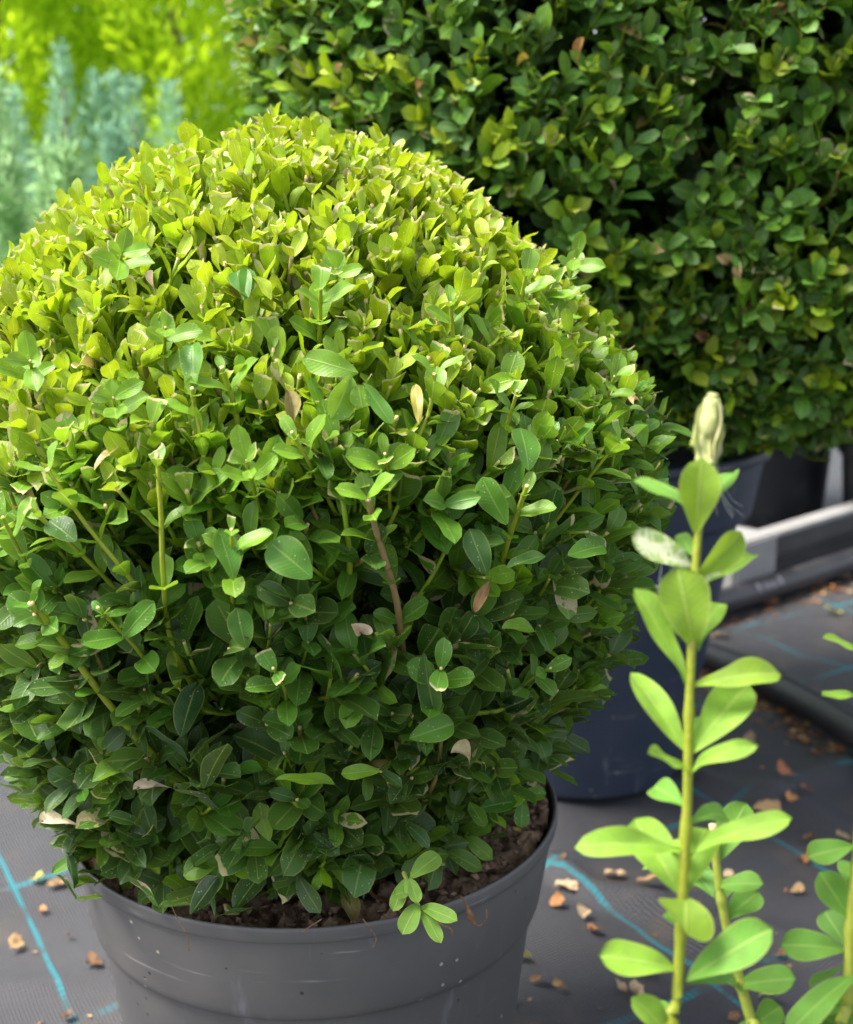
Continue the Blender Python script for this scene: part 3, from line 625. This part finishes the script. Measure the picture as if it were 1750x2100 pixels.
def black_pot(x, y, label):
    return pot('plant_pot', (x, y, 0), [(.02, .01), (.02, 0), (.082, 0), (.086, .004), (.098, .165), (.1, .168), (.104, .17), (.106, .212), (.100, .212), (.094, .17), (.082, .012), (.02, .01)],
        [(.1062, .212), (.111, .213), (.112, .218), (.110, .222), (.105, .222), (.1, .2122)], M_black, label, group='black pots behind the edging')
b0 = on(1625, 1088)
black_pot(b0[0], b0[1] + .09, 'low black plastic pot behind the grey corner block')
block_plant('smaller box hedge block hanging low over the low black pot', b0[0] + .02, b0[1] + .10, .20, .85, .33, .28, 1900, 41, .2, .026)
black_pot(b0[0] + .180, b0[1] - .05, 'low black plastic pot at the far end of the grey rail')
block_plant('box hedge block standing beyond the far end of the grey rail', b0[0] + .27, b0[1] + .02, .20, .95, .27, .27, 1300, 43, .2, .026)

# ------------------------------------------------------------------ conifers behind on the left
def conifer(label, x, y, h, r, cols, seed, n=5200, spires=1, spray=.05, group=None, arch=0., name='conifer', z0=.0, wid=.16, up=.9):
    rg = np.random.default_rng(seed); root = empty(name, (x, y, 0), label, 'conifer', group)
    a = Acc(); q = smooth_path([[x, y, 0], [x + .01, y, h * .5], [x, y, h * .93]], 10); a.add(*tube_geo(q[None], np.linspace(.02 + r * .06, .003, 10)[None], 8)); link('trunk', a.mesh('trunk'), M_bark, root)
    sx = rg.normal(0, r * .42, spires); sy = rg.normal(0, r * .42, spires); sh = h * rg.uniform(.62, 1.0, spires); sh[0] = h; sx[0] = sy[0] = 0
    sr = r * (1. if spires == 1 else .42)
    k = rg.integers(0, spires, n); t = rg.random(n) ** .85; th = rg.random(n) * 6.283
    prof = np.sin(np.clip(.12 + t * .88, 0, 1) * math.pi) ** .55 * np.where(t > .55, ((1 - t) / .45) ** .55, 1)
    clump = .72 + .5 * vnoise(th * 2 + 9 + k * 3, t * 10 + 9, 1.6, seed)
    rr = sr * prof * clump * (.35 + .65 * np.sqrt(rg.random(n)))
    zz = z0 + t * (sh[k] - z0)
    B = np.stack([x + sx[k] + rr * np.cos(th), y + sy[k] + rr * np.sin(th), zz], 1)
    out = np.stack([np.cos(th), np.sin(th), np.zeros(n)], 1)
    ax = nrm(out * rg.uniform(.2, .9, n)[:, None] + np.array([0, 0, 1.]) * up * rg.uniform(.4, 1.2, n)[:, None] + rg.normal(size=(n, 3)) * .25)
    nr = nrm(out + rg.normal(size=(n, 3)) * .6)
    ca, cb = np.array(cols[0]), np.array(cols[1]); m = np.clip(rg.normal(.5, .3, n) + (rr / np.maximum(sr * prof, 1e-3) - .7) * .6, 0, 1)[:, None]
    l = spray * rg.uniform(.6, 1.4, n)
    a = Acc(); a.add(*leaf_geo(B, ax, nr, l, l * wid * rg.uniform(.7, 1.4, n), ca * (1 - m) + cb * m, fold=.3, bend=rg.normal(arch, .4, n), nu=3, nv=5, tipw=np.full(n, 1.6)))
    o = link('crown', a.mesh('crown'), M_conifer, root)
    return root
YC = ((.34, .53, .012), (.68, .90, .03)); YG = ((.28, .50, .03), (.56, .80, .09)); BL = ((.18, .37, .23), (.42, .66, .46)); PG = ((.28, .50, .22), (.60, .80, .44))
gy = 'golden conifers in the back row'; gb = 'blue green conifers'; gp = 'pale green feathery conifers'
def place(px, dep): p = at(px, 700, dep); return p[0], p[1]
for px, dep, h, r, lab in [(40, 3.7, 2.3, .27, 'golden yellow conifer leftmost in the back row'), (225, 3.9, 2.5, .25, 'golden yellow conifer behind the tallest blue spire'), (385, 3.75, 2.3, .27, 'golden yellow conifer next to the big hedge block'), (-150, 3.9, 2.3, .28, None),
                           (130, 4.6, 2.7, .36, 'darker golden conifer showing in the gap between the golden ones'), (310, 4.7, 2.7, .36, 'tall golden conifer standing furthest back'), (560, 4.4, 2.6, .34, None), (760, 4.2, 2.5, .36, None)]:
    conifer(lab or 'golden yellow conifer mostly hidden at the end of the row', *place(px, dep), h, r, YC, int(px) + 500, 15000, group=gy, name='golden_conifer', spray=.042, wid=.26)
for px, dep, h, r, ns, lab in [(165, 2.5, .97, .19, 8, 'tall blue green conifer with a pointed spire'), (300, 2.45, .90, .14, 7, 'slim blue green conifer beside the yellow green ones'), (65, 2.6, .90, .18, 7, 'blue green conifer behind the pale feathery one')]:
    conifer(lab, *place(px, dep), h, r, BL, int(px) + 900, 11000, ns, .026, gb, name='blue_conifer', wid=.13)
for px, dep, h, r, lab in [(365, 2.9, .90, .17, 'yellow green conifer of loose upright plumes next to the hedge'), (420, 2.6, .74, .13, 'low yellow green conifer tucked against the hedge edge')]:
    conifer(lab, *place(px, dep), h, r, YG, int(px) + 300, 11000, 9, .03, gp, name='feathery_conifer', wid=.12)
for px, dep, h, r, lab in [(20, 1.95, .86, .14, 'pale green feathery conifer with tall plumes at the frame edge'), (125, 1.85, .735, .13, 'pale green feathery conifer with arching sprays and a brown stem'), (235, 1.9, .66, .12, 'short pale green conifer below the blue spires'), (-60, 1.6, .68, .14, 'low bushy blue green conifer just behind the clipped ball')]:
    conifer(lab, *place(px, dep), h, r, PG, int(px) + 1300, 10000, 7, .03, gp, arch=.9, name='feathery_conifer', wid=.17, up=.6)

# ------------------------------------------------------------------ grey bed edging, black hoses
def boxv(c, s, bev=.004):
    import bmesh
    bm = bmesh.new(); bmesh.ops.create_cube(bm, size=1)
    for v in bm.verts: v.co = Vector((v.co.x * s[0] + c[0], v.co.y * s[1] + c[1], v.co.z * s[2] + c[2]))
    bmesh.ops.bevel(bm, geom=list(bm.edges), offset=bev, segments=2, affect='EDGES')
    me = bpy.data.meshes.new('box'); bm.to_mesh(me); bm.free(); return me
ed = empty('bed_edging', (*on(1590, 1218)[:2], 0), 'grey bed edging, a corner block with a grooved rail running from it', 'edging', rz=R(43))
def child(nm, me, mat, par): o = bpy.data.objects.new(nm, me); C.objects.link(o); me.materials.append(mat); o.parent = par; return o
child('corner_block', boxv((-.065, .05, .053), (.13, .10, .110)), M_timber, ed)
prof = [(.040, 0), (.040, .026), (.056, .030), (.056, .046), (.042, .050), (.042, .080), (.044, .082), (.072, .082), (.074, .080), (.074, 0)]
n = len(prof); V = np.array([(x, y, z) for x in (.001, 2.6) for y, z in prof]); F = np.array([[i, (i + 1) % n, (i + 1) % n + n, i + n] for i in range(n)])
rl = child('rail', npmesh('rail', V, F, False), M_rail, ed)
cp = child('capping', boxv((1.303, .058, .0865), (2.6, .040, .009), .002), M_timber, ed); cp.parent = rl
def hose(label, pts, r, printed=False):
    q = smooth_path(pts, 60); root = empty('hose', tuple(q[0]), label, 'hose', 'black irrigation hoses')
    a = Acc(); a.add(*tube_geo(q[None], np.full((1, 60), r), 20)); link('tube', a.mesh('tube'), M_hose, root)
    return root, q
h1 = [on(1478, 1262), on(1640, 1210), on(1750, 1172)]
d1 = nrm(h1[2] - h1[0]); rr1 = .0215
h1p = [h1[0] - d1 * .5, h1[0] - d1 * .2, h1[0], h1[1], h1[2], h1[2] + d1 * .8]
h1p = [p + np.array([0, 0, rr1 + .001]) for p in h1p]
hr, hq = hose('black hose with worn white print lying along the grey edging', h1p, rr1)
h2 = [on(1440, 1368), on(1520, 1402), on(1600, 1445), on(1680, 1490), on(1750, 1535)]
d2 = nrm(h2[0] - h2[1]); d3 = nrm(h2[-1] - h2[-2])
hose('bare black hose crossing the fabric between drifts of dry leaves', [p + np.array([0, 0, .021]) for p in [h2[0] + d2 * .5, *h2, h2[-1] + d3 * .5]], .0195)
# printing wrapped round the hose
fc = bpy.data.curves.new('printing', 'FONT'); fc.body = '8 ono 8'; fc.size = .023; fc.align_x = 'CENTER'; fc.align_y = 'CENTER'; fc.extrude = 0; fc.offset = -.0002
tmp = bpy.data.objects.new('tmp', fc); C.objects.link(tmp); bpy.context.view_layer.update()
pm = bpy.data.meshes.new_from_object(tmp.evaluated_get(bpy.context.evaluated_depsgraph_get())); bpy.data.objects.remove(tmp); bpy.data.curves.remove(fc)
pm.name = 'printing'; mid = on(1560, 1236) + np.array([0, 0, rr1 + .001]); e1 = np.array(d1); e1[2] = 0; e1 = nrm(e1); e2 = np.array([-e1[1], e1[0], 0]); ph0 = R(-52)
for v in pm.vertices:
    ph = ph0 + v.co.y / rr1; v.co = Vector(mid + e1 * v.co.x + (rr1 + .0006) * (math.sin(ph) * e2 + math.cos(ph) * np.array([0, 0, 1])))
pm.materials.clear(); link('printing', pm, M_print, hr)

# ------------------------------------------------------------------ young box shoots in front on the right
def py_plant(label, x, y, ptop, plab):
    rt = empty('young_box_plant', (x, y, ptop - .01), label, 'box plant', 'young box plants')
    pot('nursery_pot', (x, y, 0), [(.01, .008), (.01, 0), (.048, 0), (.05, .003), (.062, ptop - .015), (.058, ptop - .015), (.047, .008), (.01, .008)],
        [(.0622, ptop - .015), (.065, ptop - .014), (.0655, ptop - .002), (.063, ptop), (.06, ptop - .002), (.058, ptop - .0152)], M_black, plab, group='small nursery pots in front')
    return rt
SL = (.25, .48, .025); SY = (.23, .38, .008); SG = (.11, .33, .022); SD = (.065, .24, .022)
DM = .40
pl1 = py_plant('young box plant with a tall light green shoot, its tip shrouded in pale webbing', .19, -.33, .155, 'small black nursery pot under the tall webbed shoot')
def grow_stem(pts, dep, r, root, base, col=(.34, .34, .03)):
    q = [at(x, y, dep) for x, y in pts]; q = q + [q[-1] * .55 + np.array(base) * .45, np.array(base)]
    pth = smooth_path(q[::-1], 60); rad_ = np.linspace(r * 1.3, r * .75, 60) * (1 + .25 * (np.abs(np.sin(np.linspace(0, math.pi * 7, 60))) > .97))
    a = Acc(); a.add(*tube_geo(pth[None], rad_[None], 10, [col])); return link('stem', a.mesh('stem'), M_stem, root)
grow_stem([(1450, 925), (1437, 1040), (1428, 1150), (1420, 1300), (1413, 1480), (1410, 1640), (1404, 1760), (1397, 1900), (1389, 2040), (1382, 2140)], DM, .0016, pl1, (.188, -.33, .14), (.22, .26, .016))
def sprig_leaf(root, dep, b, tp, W, col, face=.7, roll=0., dz=0., mat=M_sprig, fold=.3, bend=.3, tw=0., name='leaf', tipw=2.6, dzb=0.):
    a = Acc(); px_leaf(a, b, tp, W * .90, col, face, roll, depth=dep, dd=(dzb, dz), fold=fold, bend=bend, twist=tw, tipw=tipw, bexp=1.0, nu=11, nv=18); return link(name, a.mesh(name), mat, root)
S1 = [((1427, 1095), (1440, 948), 92, SY, .9, 0, -.012), ((1440, 1065), (1498, 925), 70, SG, .8, -.4, .016), ((1416, 1045), (1314, 953), 52, SG, .6, .3, 0),
      ((1430, 1185), (1530, 1098), 76, SY, .8, .5, -.006), ((1432, 1205), (1548, 1106), 82, SL, .6, -.3, .012),
      ((1405, 1405), (1333, 1196), 62, SL, .7, .6, -.004), ((1421, 1330), (1404, 1178), 116, SY, .85, .15, -.013), ((1432, 1335), (1465, 1200), 62, SL, .8, -.4, .012),
      ((1420, 1412), (1592, 1346), 66, SY, .5, -.1, -.01), ((1411, 1545), (1298, 1362), 84, SL, .85, .1, .006), ((1420, 1545), (1535, 1384), 98, SL, .9, -.1, -.004),
      ((1412, 1585), (1345, 1528), 46, SL, .5, .5, -.02), ((1412, 1588), (1512, 1492), 46, SL, .5, -.3, -.016), ((1405, 1655), (1326, 1588), 62, SG, .8, .1, .012), ((1413, 1690), (1520, 1632), 60, SG, .6, 0, .02),
      ((1412, 1752), (1606, 1645), 62, SL, .55, -.2, -.012), ((1400, 1745), (1213, 1702), 70, SL, .75, .2, -.014), ((1400, 1838), (1302, 1668), 104, SL, .9, .1, .012), ((1404, 1838), (1448, 1662), 92, SL, .9, -.1, .012),
      ((1408, 1838), (1409, 1908), 150, SY, .8, 0, -.012), ((1393, 1988), (1238, 1948), 82, SL, .75, .2, -.006), ((1405, 2012), (1576, 1898), 96, SG, .8, -.15, -.01), ((1408, 2016), (1522, 1962), 72, SD, .8, .1, .006), ((1385, 2135), (1312, 2046), 62, SL, .7, .2, -.004), ((1384, 2140), (1350, 2020), 40, SG, .7, .2, .015),
      ((1428, 1150), (1392, 1085), 34, SG, .7, .2, .008), ((1415, 1545), (1446, 1462), 40, SG, .8, -.2, .008), ((1406, 1760), (1376, 1712), 38, SL, .8, .2, .006), ((1398, 1905), (1366, 1858), 36, SG, .7, .2, .008), ((1400, 1925), (1446, 1846), 50, SD, .8, -.2, .010), ((1420, 1330), (1382, 1238), 50, SG, .8, .3, .008)]
for b, tp, W, col, fc, ro, dz in S1: sprig_leaf(pl1, DM, b, tp, W, col, fc, ro, dz, fold=rng.uniform(.2, .5), bend=rng.uniform(.25, .85), tw=rng.normal(0, .35))
WBC = (.30, .46, .12)
o = sprig_leaf(pl1, DM, (1424, 1165), (1302, 1092), 84, WBC, .85, .2, -.004, M_web, .25, .3, 0, 'webbed_leaf', 1.5); o['label'] = 'leaf covered in pale web'
o = sprig_leaf(pl1, DM, (1432, 1205), (1475, 1150), 40, WBC, .8, .2, .004, M_web, .3, .3, 0, 'webbed_leaf'); o['label'] = 'half hidden leaf covered in pale web'
def webbed_tip():
    a = Acc(); t = np.linspace(0, 1, 46)
    for pts, rm, c, sd in [([(1448, 955), (1446, 915), (1452, 870), (1462, 822), (1470, 806)], .0047, (.56, .58, .26), 1), ([(1458, 950), (1466, 900), (1472, 860), (1476, 828)], .0034, (.66, .60, .40), 2), ([(1440, 935), (1432, 890), (1438, 848), (1448, 826)], .0026, (.52, .56, .20), 3), ([(1436, 925), (1424, 912), (1416, 908)], .0018, (.45, .52, .08), 4)]:
        q = smooth_path([at(x, y, DM + .001 * sd) for x, y in pts], 46)
        r = .8 * rm * (np.sin(np.clip(t * .9 + .1, 0, 1) * math.pi) ** .45 * .9 + .1) * (1 + .16 * np.sin(t * 11 + sd * 2) + .08 * np.sin(t * 27 + sd)) * np.where(t > .96, .4, 1)
        a.add(*tube_geo(q[None], r[None], 20, [c]))
    for b, tp, W, fo, tw, c in [((1452, 955), (1467, 806), 50, .9, -.3, (.64, .62, .34)), ((1447, 955), (1441, 818), 44, .9, .4, (.58, .60, .26)), ((1456, 950), (1480, 830), 34, .9, -.7, (.68, .60, .40)), ((1450, 955), (1484, 862), 30, .6, -.5, (.50, .60, .16)), ((1446, 958), (1430, 868), 28, .6, .5, (.50, .58, .14))]:
        px_leaf(a, b, tp, W, c, .8, rng.normal(0, .3), depth=DM - .004, dd=(.004, .002), fold=fo, bend=.4, twist=tw, nu=9, nv=16)
    me = a.mesh('webbed_tip'); co = np.zeros(len(me.vertices) * 3, np.float32); me.vertices.foreach_get('co', co); co = co.reshape(-1, 3)
    co += (np.stack([vnoise(co[:, 0] * 1 + 9, co[:, 2] + 9, 240, 61 + k) for k in range(3)], 1) - .5) * .0022; me.vertices.foreach_set('co', co.ravel())
    o = link('webbed_tip', me, M_tip, pl1); o['label'] = 'crumpled pale tip wrapped in web'
    a = Acc(); th = []                                          # silk threads hanging from the tip and the webbed leaf
    for i in range(14):
        p0 = at(rng.uniform(1440, 1490), rng.uniform(850, 950), DM + .002); p1 = at(rng.uniform(1470, 1530), rng.uniform(950, 1090), DM + rng.uniform(0, .02)) if i < 6 else at(rng.uniform(1330, 1420), rng.uniform(1190, 1300), DM + .01)
        if i >= 6: p0 = at(rng.uniform(1350, 1420), rng.uniform(1130, 1180), DM)
        th.append(smooth_path([p0, (p0 + p1) / 2 + [0, 0, -.004], p1], 8))
    a.add(*tube_geo(np.array(th), np.full((14, 8), .00005), 4, [(.7, .7, .68)])); o = link('web_threads', a.mesh('web_threads'), M_white, pl1)
webbed_tip()
D2 = .435
grow_stem([(1462, 1690), (1472, 1790), (1484, 1870), (1502, 1950), (1520, 2020), (1540, 2090), (1556, 2150)], D2, .0018, pl1, (.205, -.31, .14), (.27, .32, .04))
for b, tp, W, col, fc, ro, dz in [((1464, 1775), (1530, 1642), 76, SG, .9, -.2, .006), ((1460, 1785), (1310, 1768), 46, SG, .5, .2, .02), ((1468, 1820), (1556, 1798), 54, SG, .6, -.2, -.01), ((1486, 1888), (1558, 1822), 64, SG, .85, -.2, .006), ((1466, 1840), (1420, 1770), 60, SD, .7, .2, .01),
                                 ((1508, 2022), (1626, 2000), 66, SG, .7, -.1, -.012), ((1508, 2024), (1438, 1962), 48, SD, .6, .2, .008), ((1515, 2030), (1500, 1985), 70, SD, .6, .2, -.02), ((1545, 2105), (1602, 2062), 60, SG, .8, 0, 0), ((1550, 2110), (1520, 2080), 40, SD, .7, 0, .01), ((1478, 1850), (1500, 1790), 50, SD, .7, 0, .02)]:
    sprig_leaf(pl1, D2, b, tp, W, col, fc, ro, dz, fold=rng.uniform(.2, .4), bend=rng.uniform(.2, .6), tw=rng.normal(0, .2))
D3 = .43
pl2 = py_plant('young box plant with mid green leaves at the right edge of the picture', .30, -.275, .155, 'small black nursery pot of the mid green young box')
grow_stem([(1765, 1270), (1768, 1420), (1766, 1600), (1758, 1760), (1748, 1850), (1742, 1960), (1738, 2060), (1730, 2150)], D3, .0018, pl2, (.298, -.275, .14), (.30, .34, .04))
for b, tp, W, col, fc, ro, dz in [((1755, 1735), (1658, 1752), 62, SG, .8, .2, -.004), ((1745, 1885), (1686, 1792), 72, SG, .9, .1, 0), ((1750, 1830), (1752, 1755), 70, SG, .8, 0, .012), ((1738, 1950), (1612, 1925), 72, SG, .8, .2, -.004), ((1740, 1945), (1690, 1862), 62, SD, .8, .1, .012), ((1735, 1985), (1652, 2008), 34, SD, .3, .3, 0),
                                 ((1765, 1990), (1618, 2092), 66, SG, .8, .3, -.02), ((1735, 2070), (1640, 2060), 60, SD, .7, .1, .01), ((1738, 2110), (1690, 2085), 60, SD, .8, .1, .01), ((1730, 2120), (1745, 2030), 64, SG, .8, -.1, .008), ((1768, 1345), (1712, 1290), 34, SL, .5, .3, -.01), ((1768, 1432), (1694, 1412), 36, SL, .4, .2, -.01), ((1745, 1960), (1790, 1880), 64, SG, .8, 0, 0)]:
    sprig_leaf(pl2, D3, b, tp, W, col, fc, ro, dz, fold=rng.uniform(.2, .4), bend=rng.uniform(.2, .6), tw=rng.normal(0, .2))

# ------------------------------------------------------------------ dry leaves and debris on the fabric and the soil
PALE, TAN, ORG, BRN, RED, YEL = (.62, .46, .28), (.52, .34, .17), (.55, .25, .10), (.22, .12, .06), (.42, .16, .08), (.50, .48, .12)
LV = [(1160, 1820, 46, 24, PALE, 'pale peanut shaped dry leaf where two turquoise threads meet beside the grey pot'), (1142, 1855, 34, 24, ORG, 'upright orange dry leaf just below the pale peanut shaped one'), (1199, 1881, 26, 24, PALE, 'small round tan dry leaf below the long turquoise thread'),
      (1220, 1915, 32, 24, ORG, 'orange curled dry leaf like a bean, nearest the tall shoot'), (1260, 1792, 44, 24, PALE, 'pale grey dry leaf on the fold of the fabric'), (1330, 1812, 56, 22, TAN, 'long pointed tan dry leaf behind the tall shoot'), (1495, 1790, 26, 20, PALE, 'pale dry leaf between the two shoots'),
      (1075, 1967, 30, 22, YEL, 'mossy yellowish scrap near the foot of the grey pot'), (1105, 2007, 36, 20, BRN, 'dark brown curled dry leaf on bare fabric right of the grey pot'), (1150, 2027, 32, 18, TAN, 'flat brown dry leaf right of the dark curled one'), (1272, 2027, 24, 22, PALE, 'small whitish dry scrap left of the big pale leaf'),
      (1305, 2045, 44, 40, PALE, 'big pale dry leaf lying near the bottom of the tall shoot'), (1315, 1995, 52, 26, PALE, 'pale crumpled dry leaf above the big pale one'), (1050, 2050, 22, 16, TAN, 'tiny tan dry leaf close to the pot ridge'), (1537, 1522, 26, 22, PALE, 'round pale dry leaf below the bare hose'),
      (1470, 1574, 40, 20, ORG, 'orange dry leaf close behind the tall shoot'), (1607, 1622, 40, 24, RED, 'red brown dry leaf, largest of the red ones'), (1655, 1637, 30, 18, RED, 'reddish dry leaf right of the largest red one'), (1570, 1677, 62, 24, TAN, 'long golden tan dry leaf behind the outstretched leaf'), (1625, 1660, 34, 20, ORG, 'orange dry leaf beside the long golden tan one'),
      (1662, 1715, 36, 18, BRN, 'thin brown dry leaf on the fabric above the right young box'), (1650, 1757, 26, 30, ORG, 'folded orange dry leaf left of the right young box'), (1637, 1825, 26, 22, TAN, 'tan dry leaf left of the right young box, below the thread'), (1730, 1722, 34, 18, PALE, 'pale dry leaf at the right edge above the young box'),
      (1577, 2045, 52, 22, YEL, 'yellow green fallen leaf between the two young box plants'), (1550, 1425, 60, 26, TAN, 'tan dry leaf first in the drift along the bare hose'), (1588, 1428, 56, 26, PALE, 'pale tan dry leaf second in the drift along the bare hose'), (1612, 1455, 36, 18, RED, 'reddish dry leaf under the bare hose'), (1640, 1462, 34, 20, ORG, 'orange dry leaf in the shade of the bare hose'),
      (1668, 1480, 40, 18, YEL, 'yellow green fallen leaf under the bare hose'), (1700, 1495, 40, 22, TAN, 'tan dry leaf at the right end of the hose drift'), (1728, 1512, 44, 20, RED, 'red brown dry leaf at the right end of the hose drift'), (1580, 1236, 38, 18, ORG, 'orange dry leaf touching the printed hose'), (1613, 1222, 46, 18, BRN, 'grey brown dry leaf behind the orange one by the printed hose'),
      (1672, 1200, 52, 18, ORG, 'orange brown dry leaf along the printed hose'), (1722, 1182, 46, 18, PALE, 'pale dry leaf along the printed hose at the right edge'), (1716, 1210, 26, 14, ORG, 'small orange dry leaf set off from the printed hose'), (1710, 1252, 44, 18, YEL, 'yellow green fallen leaf alone between the hoses'), (1478, 1300, 34, 18, TAN, 'tan dry leaf behind the tall shoot between the hoses'),
      (77, 1804, 28, 20, YEL, 'yellowish dry scrap on the turquoise cross thread left of the pot'), (115, 1812, 44, 18, TAN, 'tan pointed dry leaf right of the yellowish scrap left of the pot'), (85, 1862, 20, 16, ORG, 'small orange dry leaf left of the pot'), (34, 1932, 34, 22, TAN, 'tan dry leaf beside the long thread left of the pot'), (190, 1972, 36, 18, BRN, 'brown folded dry leaf against the pot side'),
      (142, 1915, 24, 8, BRN, 'dark thin scrap on the fabric left of the pot'), (138, 2068, 26, 16, BRN, 'brown scrap near the lower cross thread left of the pot'), (1395, 1800, 22, 16, RED, 'small reddish scrap under the tall shoot'), (1430, 1905, 30, 18, TAN, 'tan dry leaf between the stems of the two shoots'), (1600, 1960, 34, 18, BRN, 'brown dry leaf above the right young box leaves'), (1505, 2090, 30, 18, BRN, 'brown dry leaf right of the second shoot')]
def ground_leaf(px, py, L, W, col, label, z=None, base=None):
    p = on(px, py, 0.); p[2] = float(ground_z(p[0:1], p[1:2])[0]) + .0035
    if z is not None: p = on(px, py, z)
    rg = np.random.default_rng(px * 7 + py); dep = np.dot(p - CAM, FWD); an = rg.uniform(-.5, .5) + (math.pi if rg.random() < .5 else 0)
    if L < W * 1.1: an += 1.2
    ax = np.array([math.cos(an), math.sin(an), 0]); l = L / FPX * dep; ww = W / FPX * dep * 1.35
    a = Acc(); V, F, U, K = leaf_geo(np.zeros((1, 3)) - ax * l / 2, ax[None], np.array([[rg.normal(0, .25), rg.normal(0, .25), 1.]]), [l], [ww], np.array([col]) * rg.uniform(.85, 1.15), fold=[rg.uniform(.35, .8)], bend=[rg.uniform(-.9, .3)], twist=[rg.normal(0, .7)], nu=7, nv=10, tipw=[rg.uniform(1.5, 3)])
    V = V + (np.stack([vnoise(V[:, 0] * 1 + 9, V[:, 1] + 9 + V[:, 2], 300, px % 50 + k) for k in range(3)], 1) - .5) * .004
    V[:, 2] -= V[:, 2].min(); a.add(V, F, U, K)
    o = link('dry_leaf', a.mesh('dry_leaf'), M_dry); o.location = p; return tag(o, label, 'dry leaf', 'dry leaves on the weed fabric' if z is None else 'dry leaves on the potting soil')
for l in LV: ground_leaf(*l)
for px, py, L, W, col, lab in [(583, 1842, 74, 40, (.34, .33, .20), 'pale grey green leaf lying on the soil at the front of the pot'), (700, 1828, 70, 24, (.45, .25, .10), 'orange brown dry leaf on the soil under the box ball'), (775, 1852, 24, 46, (.20, .09, .05), 'dark red brown leaf standing on the soil at the pot rim'), (1066, 1718, 30, 22, (.45, .33, .06), 'small yellow leaf on the bare soil right of the box ball')]:
    ground_leaf(px, py, L, W, col, lab, z=.243)
# fine litter nobody could count
rg = np.random.default_rng(77); cv = []; cf = []
hl = [smooth_path(h1p, 80), smooth_path(h2, 80)]
for k in range(1700):
    x, y = rg.uniform(-.5, 1.1), rg.uniform(-.1, 1.5)
    if k > 1000:
        q = hl[k % 2][rg.integers(80)]; side = abs(rg.normal(0, .022)) + .012; x, y = q[0] + (.68 if k % 2 == 0 else -.85) * side, q[1] - (.72 if k % 2 == 0 else .5) * side
    if np.hypot(x, y) < .13 or np.hypot(x - .246, y - .62) < .13: continue
    z = float(ground_z(np.array([x]), np.array([y]))[0]); s = .0012 + .0035 * rg.random() ** 3 + (k > 1000) * .003 * rg.random()
    q = np.array([[1, 0, .1], [0, .5, .25], [-1, 0, .05], [0, -.5, .2]]) * s * (.6 + rg.random()); M = np.array(Matrix.Rotation(rg.random() * 6.28, 3, 'Z') @ Matrix.Rotation(rg.normal(0, .4), 3, 'X'))
    cf.append(np.array([[0, 1, 2, 3]]) + 4 * len(cv)); cv.append(q @ M.T + [x, y, z + .0015])
ne = len(cv); K = np.repeat(np.concatenate([np.array([TAN, BRN, ORG, BRN, RED])[rg.integers(0, 5, ne)], np.zeros((ne, 1))], 1), 4, 0)
o = link('litter', npmesh('litter', np.concatenate(cv), np.concatenate(cf), False, np.tile([.3, .5], (4 * ne, 1)), K), M_dry); tag(o, 'fine crumbs and leaf scraps scattered over the weed fabric', 'litter', kind='stuff')
# fine roots hanging over the rim of the grey pot
def rim_pt(px, py, d=-.001):
    t = np.linspace(.4, .9, 2000); q = CAM + t[:, None] * ray(px, py); i = np.argmax(np.hypot(q[:, 0], q[:, 1]) < .1590 - np.clip((.2475 - q[:, 2]), 0, .06) * .12); return CAM + ray(px, py) * (t[i] + d)
def root_bit(label, pts, r):
    q = smooth_path([rim_pt(*p) for p in pts], 20); a = Acc(); a.add(*tube_geo(q[None], np.asarray(r(np.linspace(0, 1, 20)))[None], 6)); o = link('dry_root', a.mesh('dry_root'), M_rootm); tag(o, label, 'dry root', 'dry roots on the pot rim'); o.location = (0, 0, 0)
root_bit('brown forked root dangling over the right side of the grey pot rim', [(945, 1838), (955, 1852), (963, 1872), (972, 1893), (985, 1898), (997, 1885), (998, 1865)], lambda t: .00045 + .0018 * np.exp(-((t - .38) / .1) ** 2))
root_bit('bent pale root hanging below the lolling sprig', [(893, 1868), (896, 1885), (905, 1896), (925, 1905), (928, 1918)], lambda t: .0006 + 0 * t)
root_bit('fine long root stuck to the left of the grey pot', [(352, 1858), (365, 1885), (382, 1915), (388, 1950)], lambda t: .00022 + 0 * t)
root_bit('wispy roots over the front of the grey pot rim', [(660, 1885), (640, 1898), (618, 1912)], lambda t: .0003 + 0 * t)
root_bit('hooked root curling from the front of the grey pot rim', [(745, 1885), (760, 1905), (772, 1925), (765, 1945)], lambda t: .00025 + 0 * t)
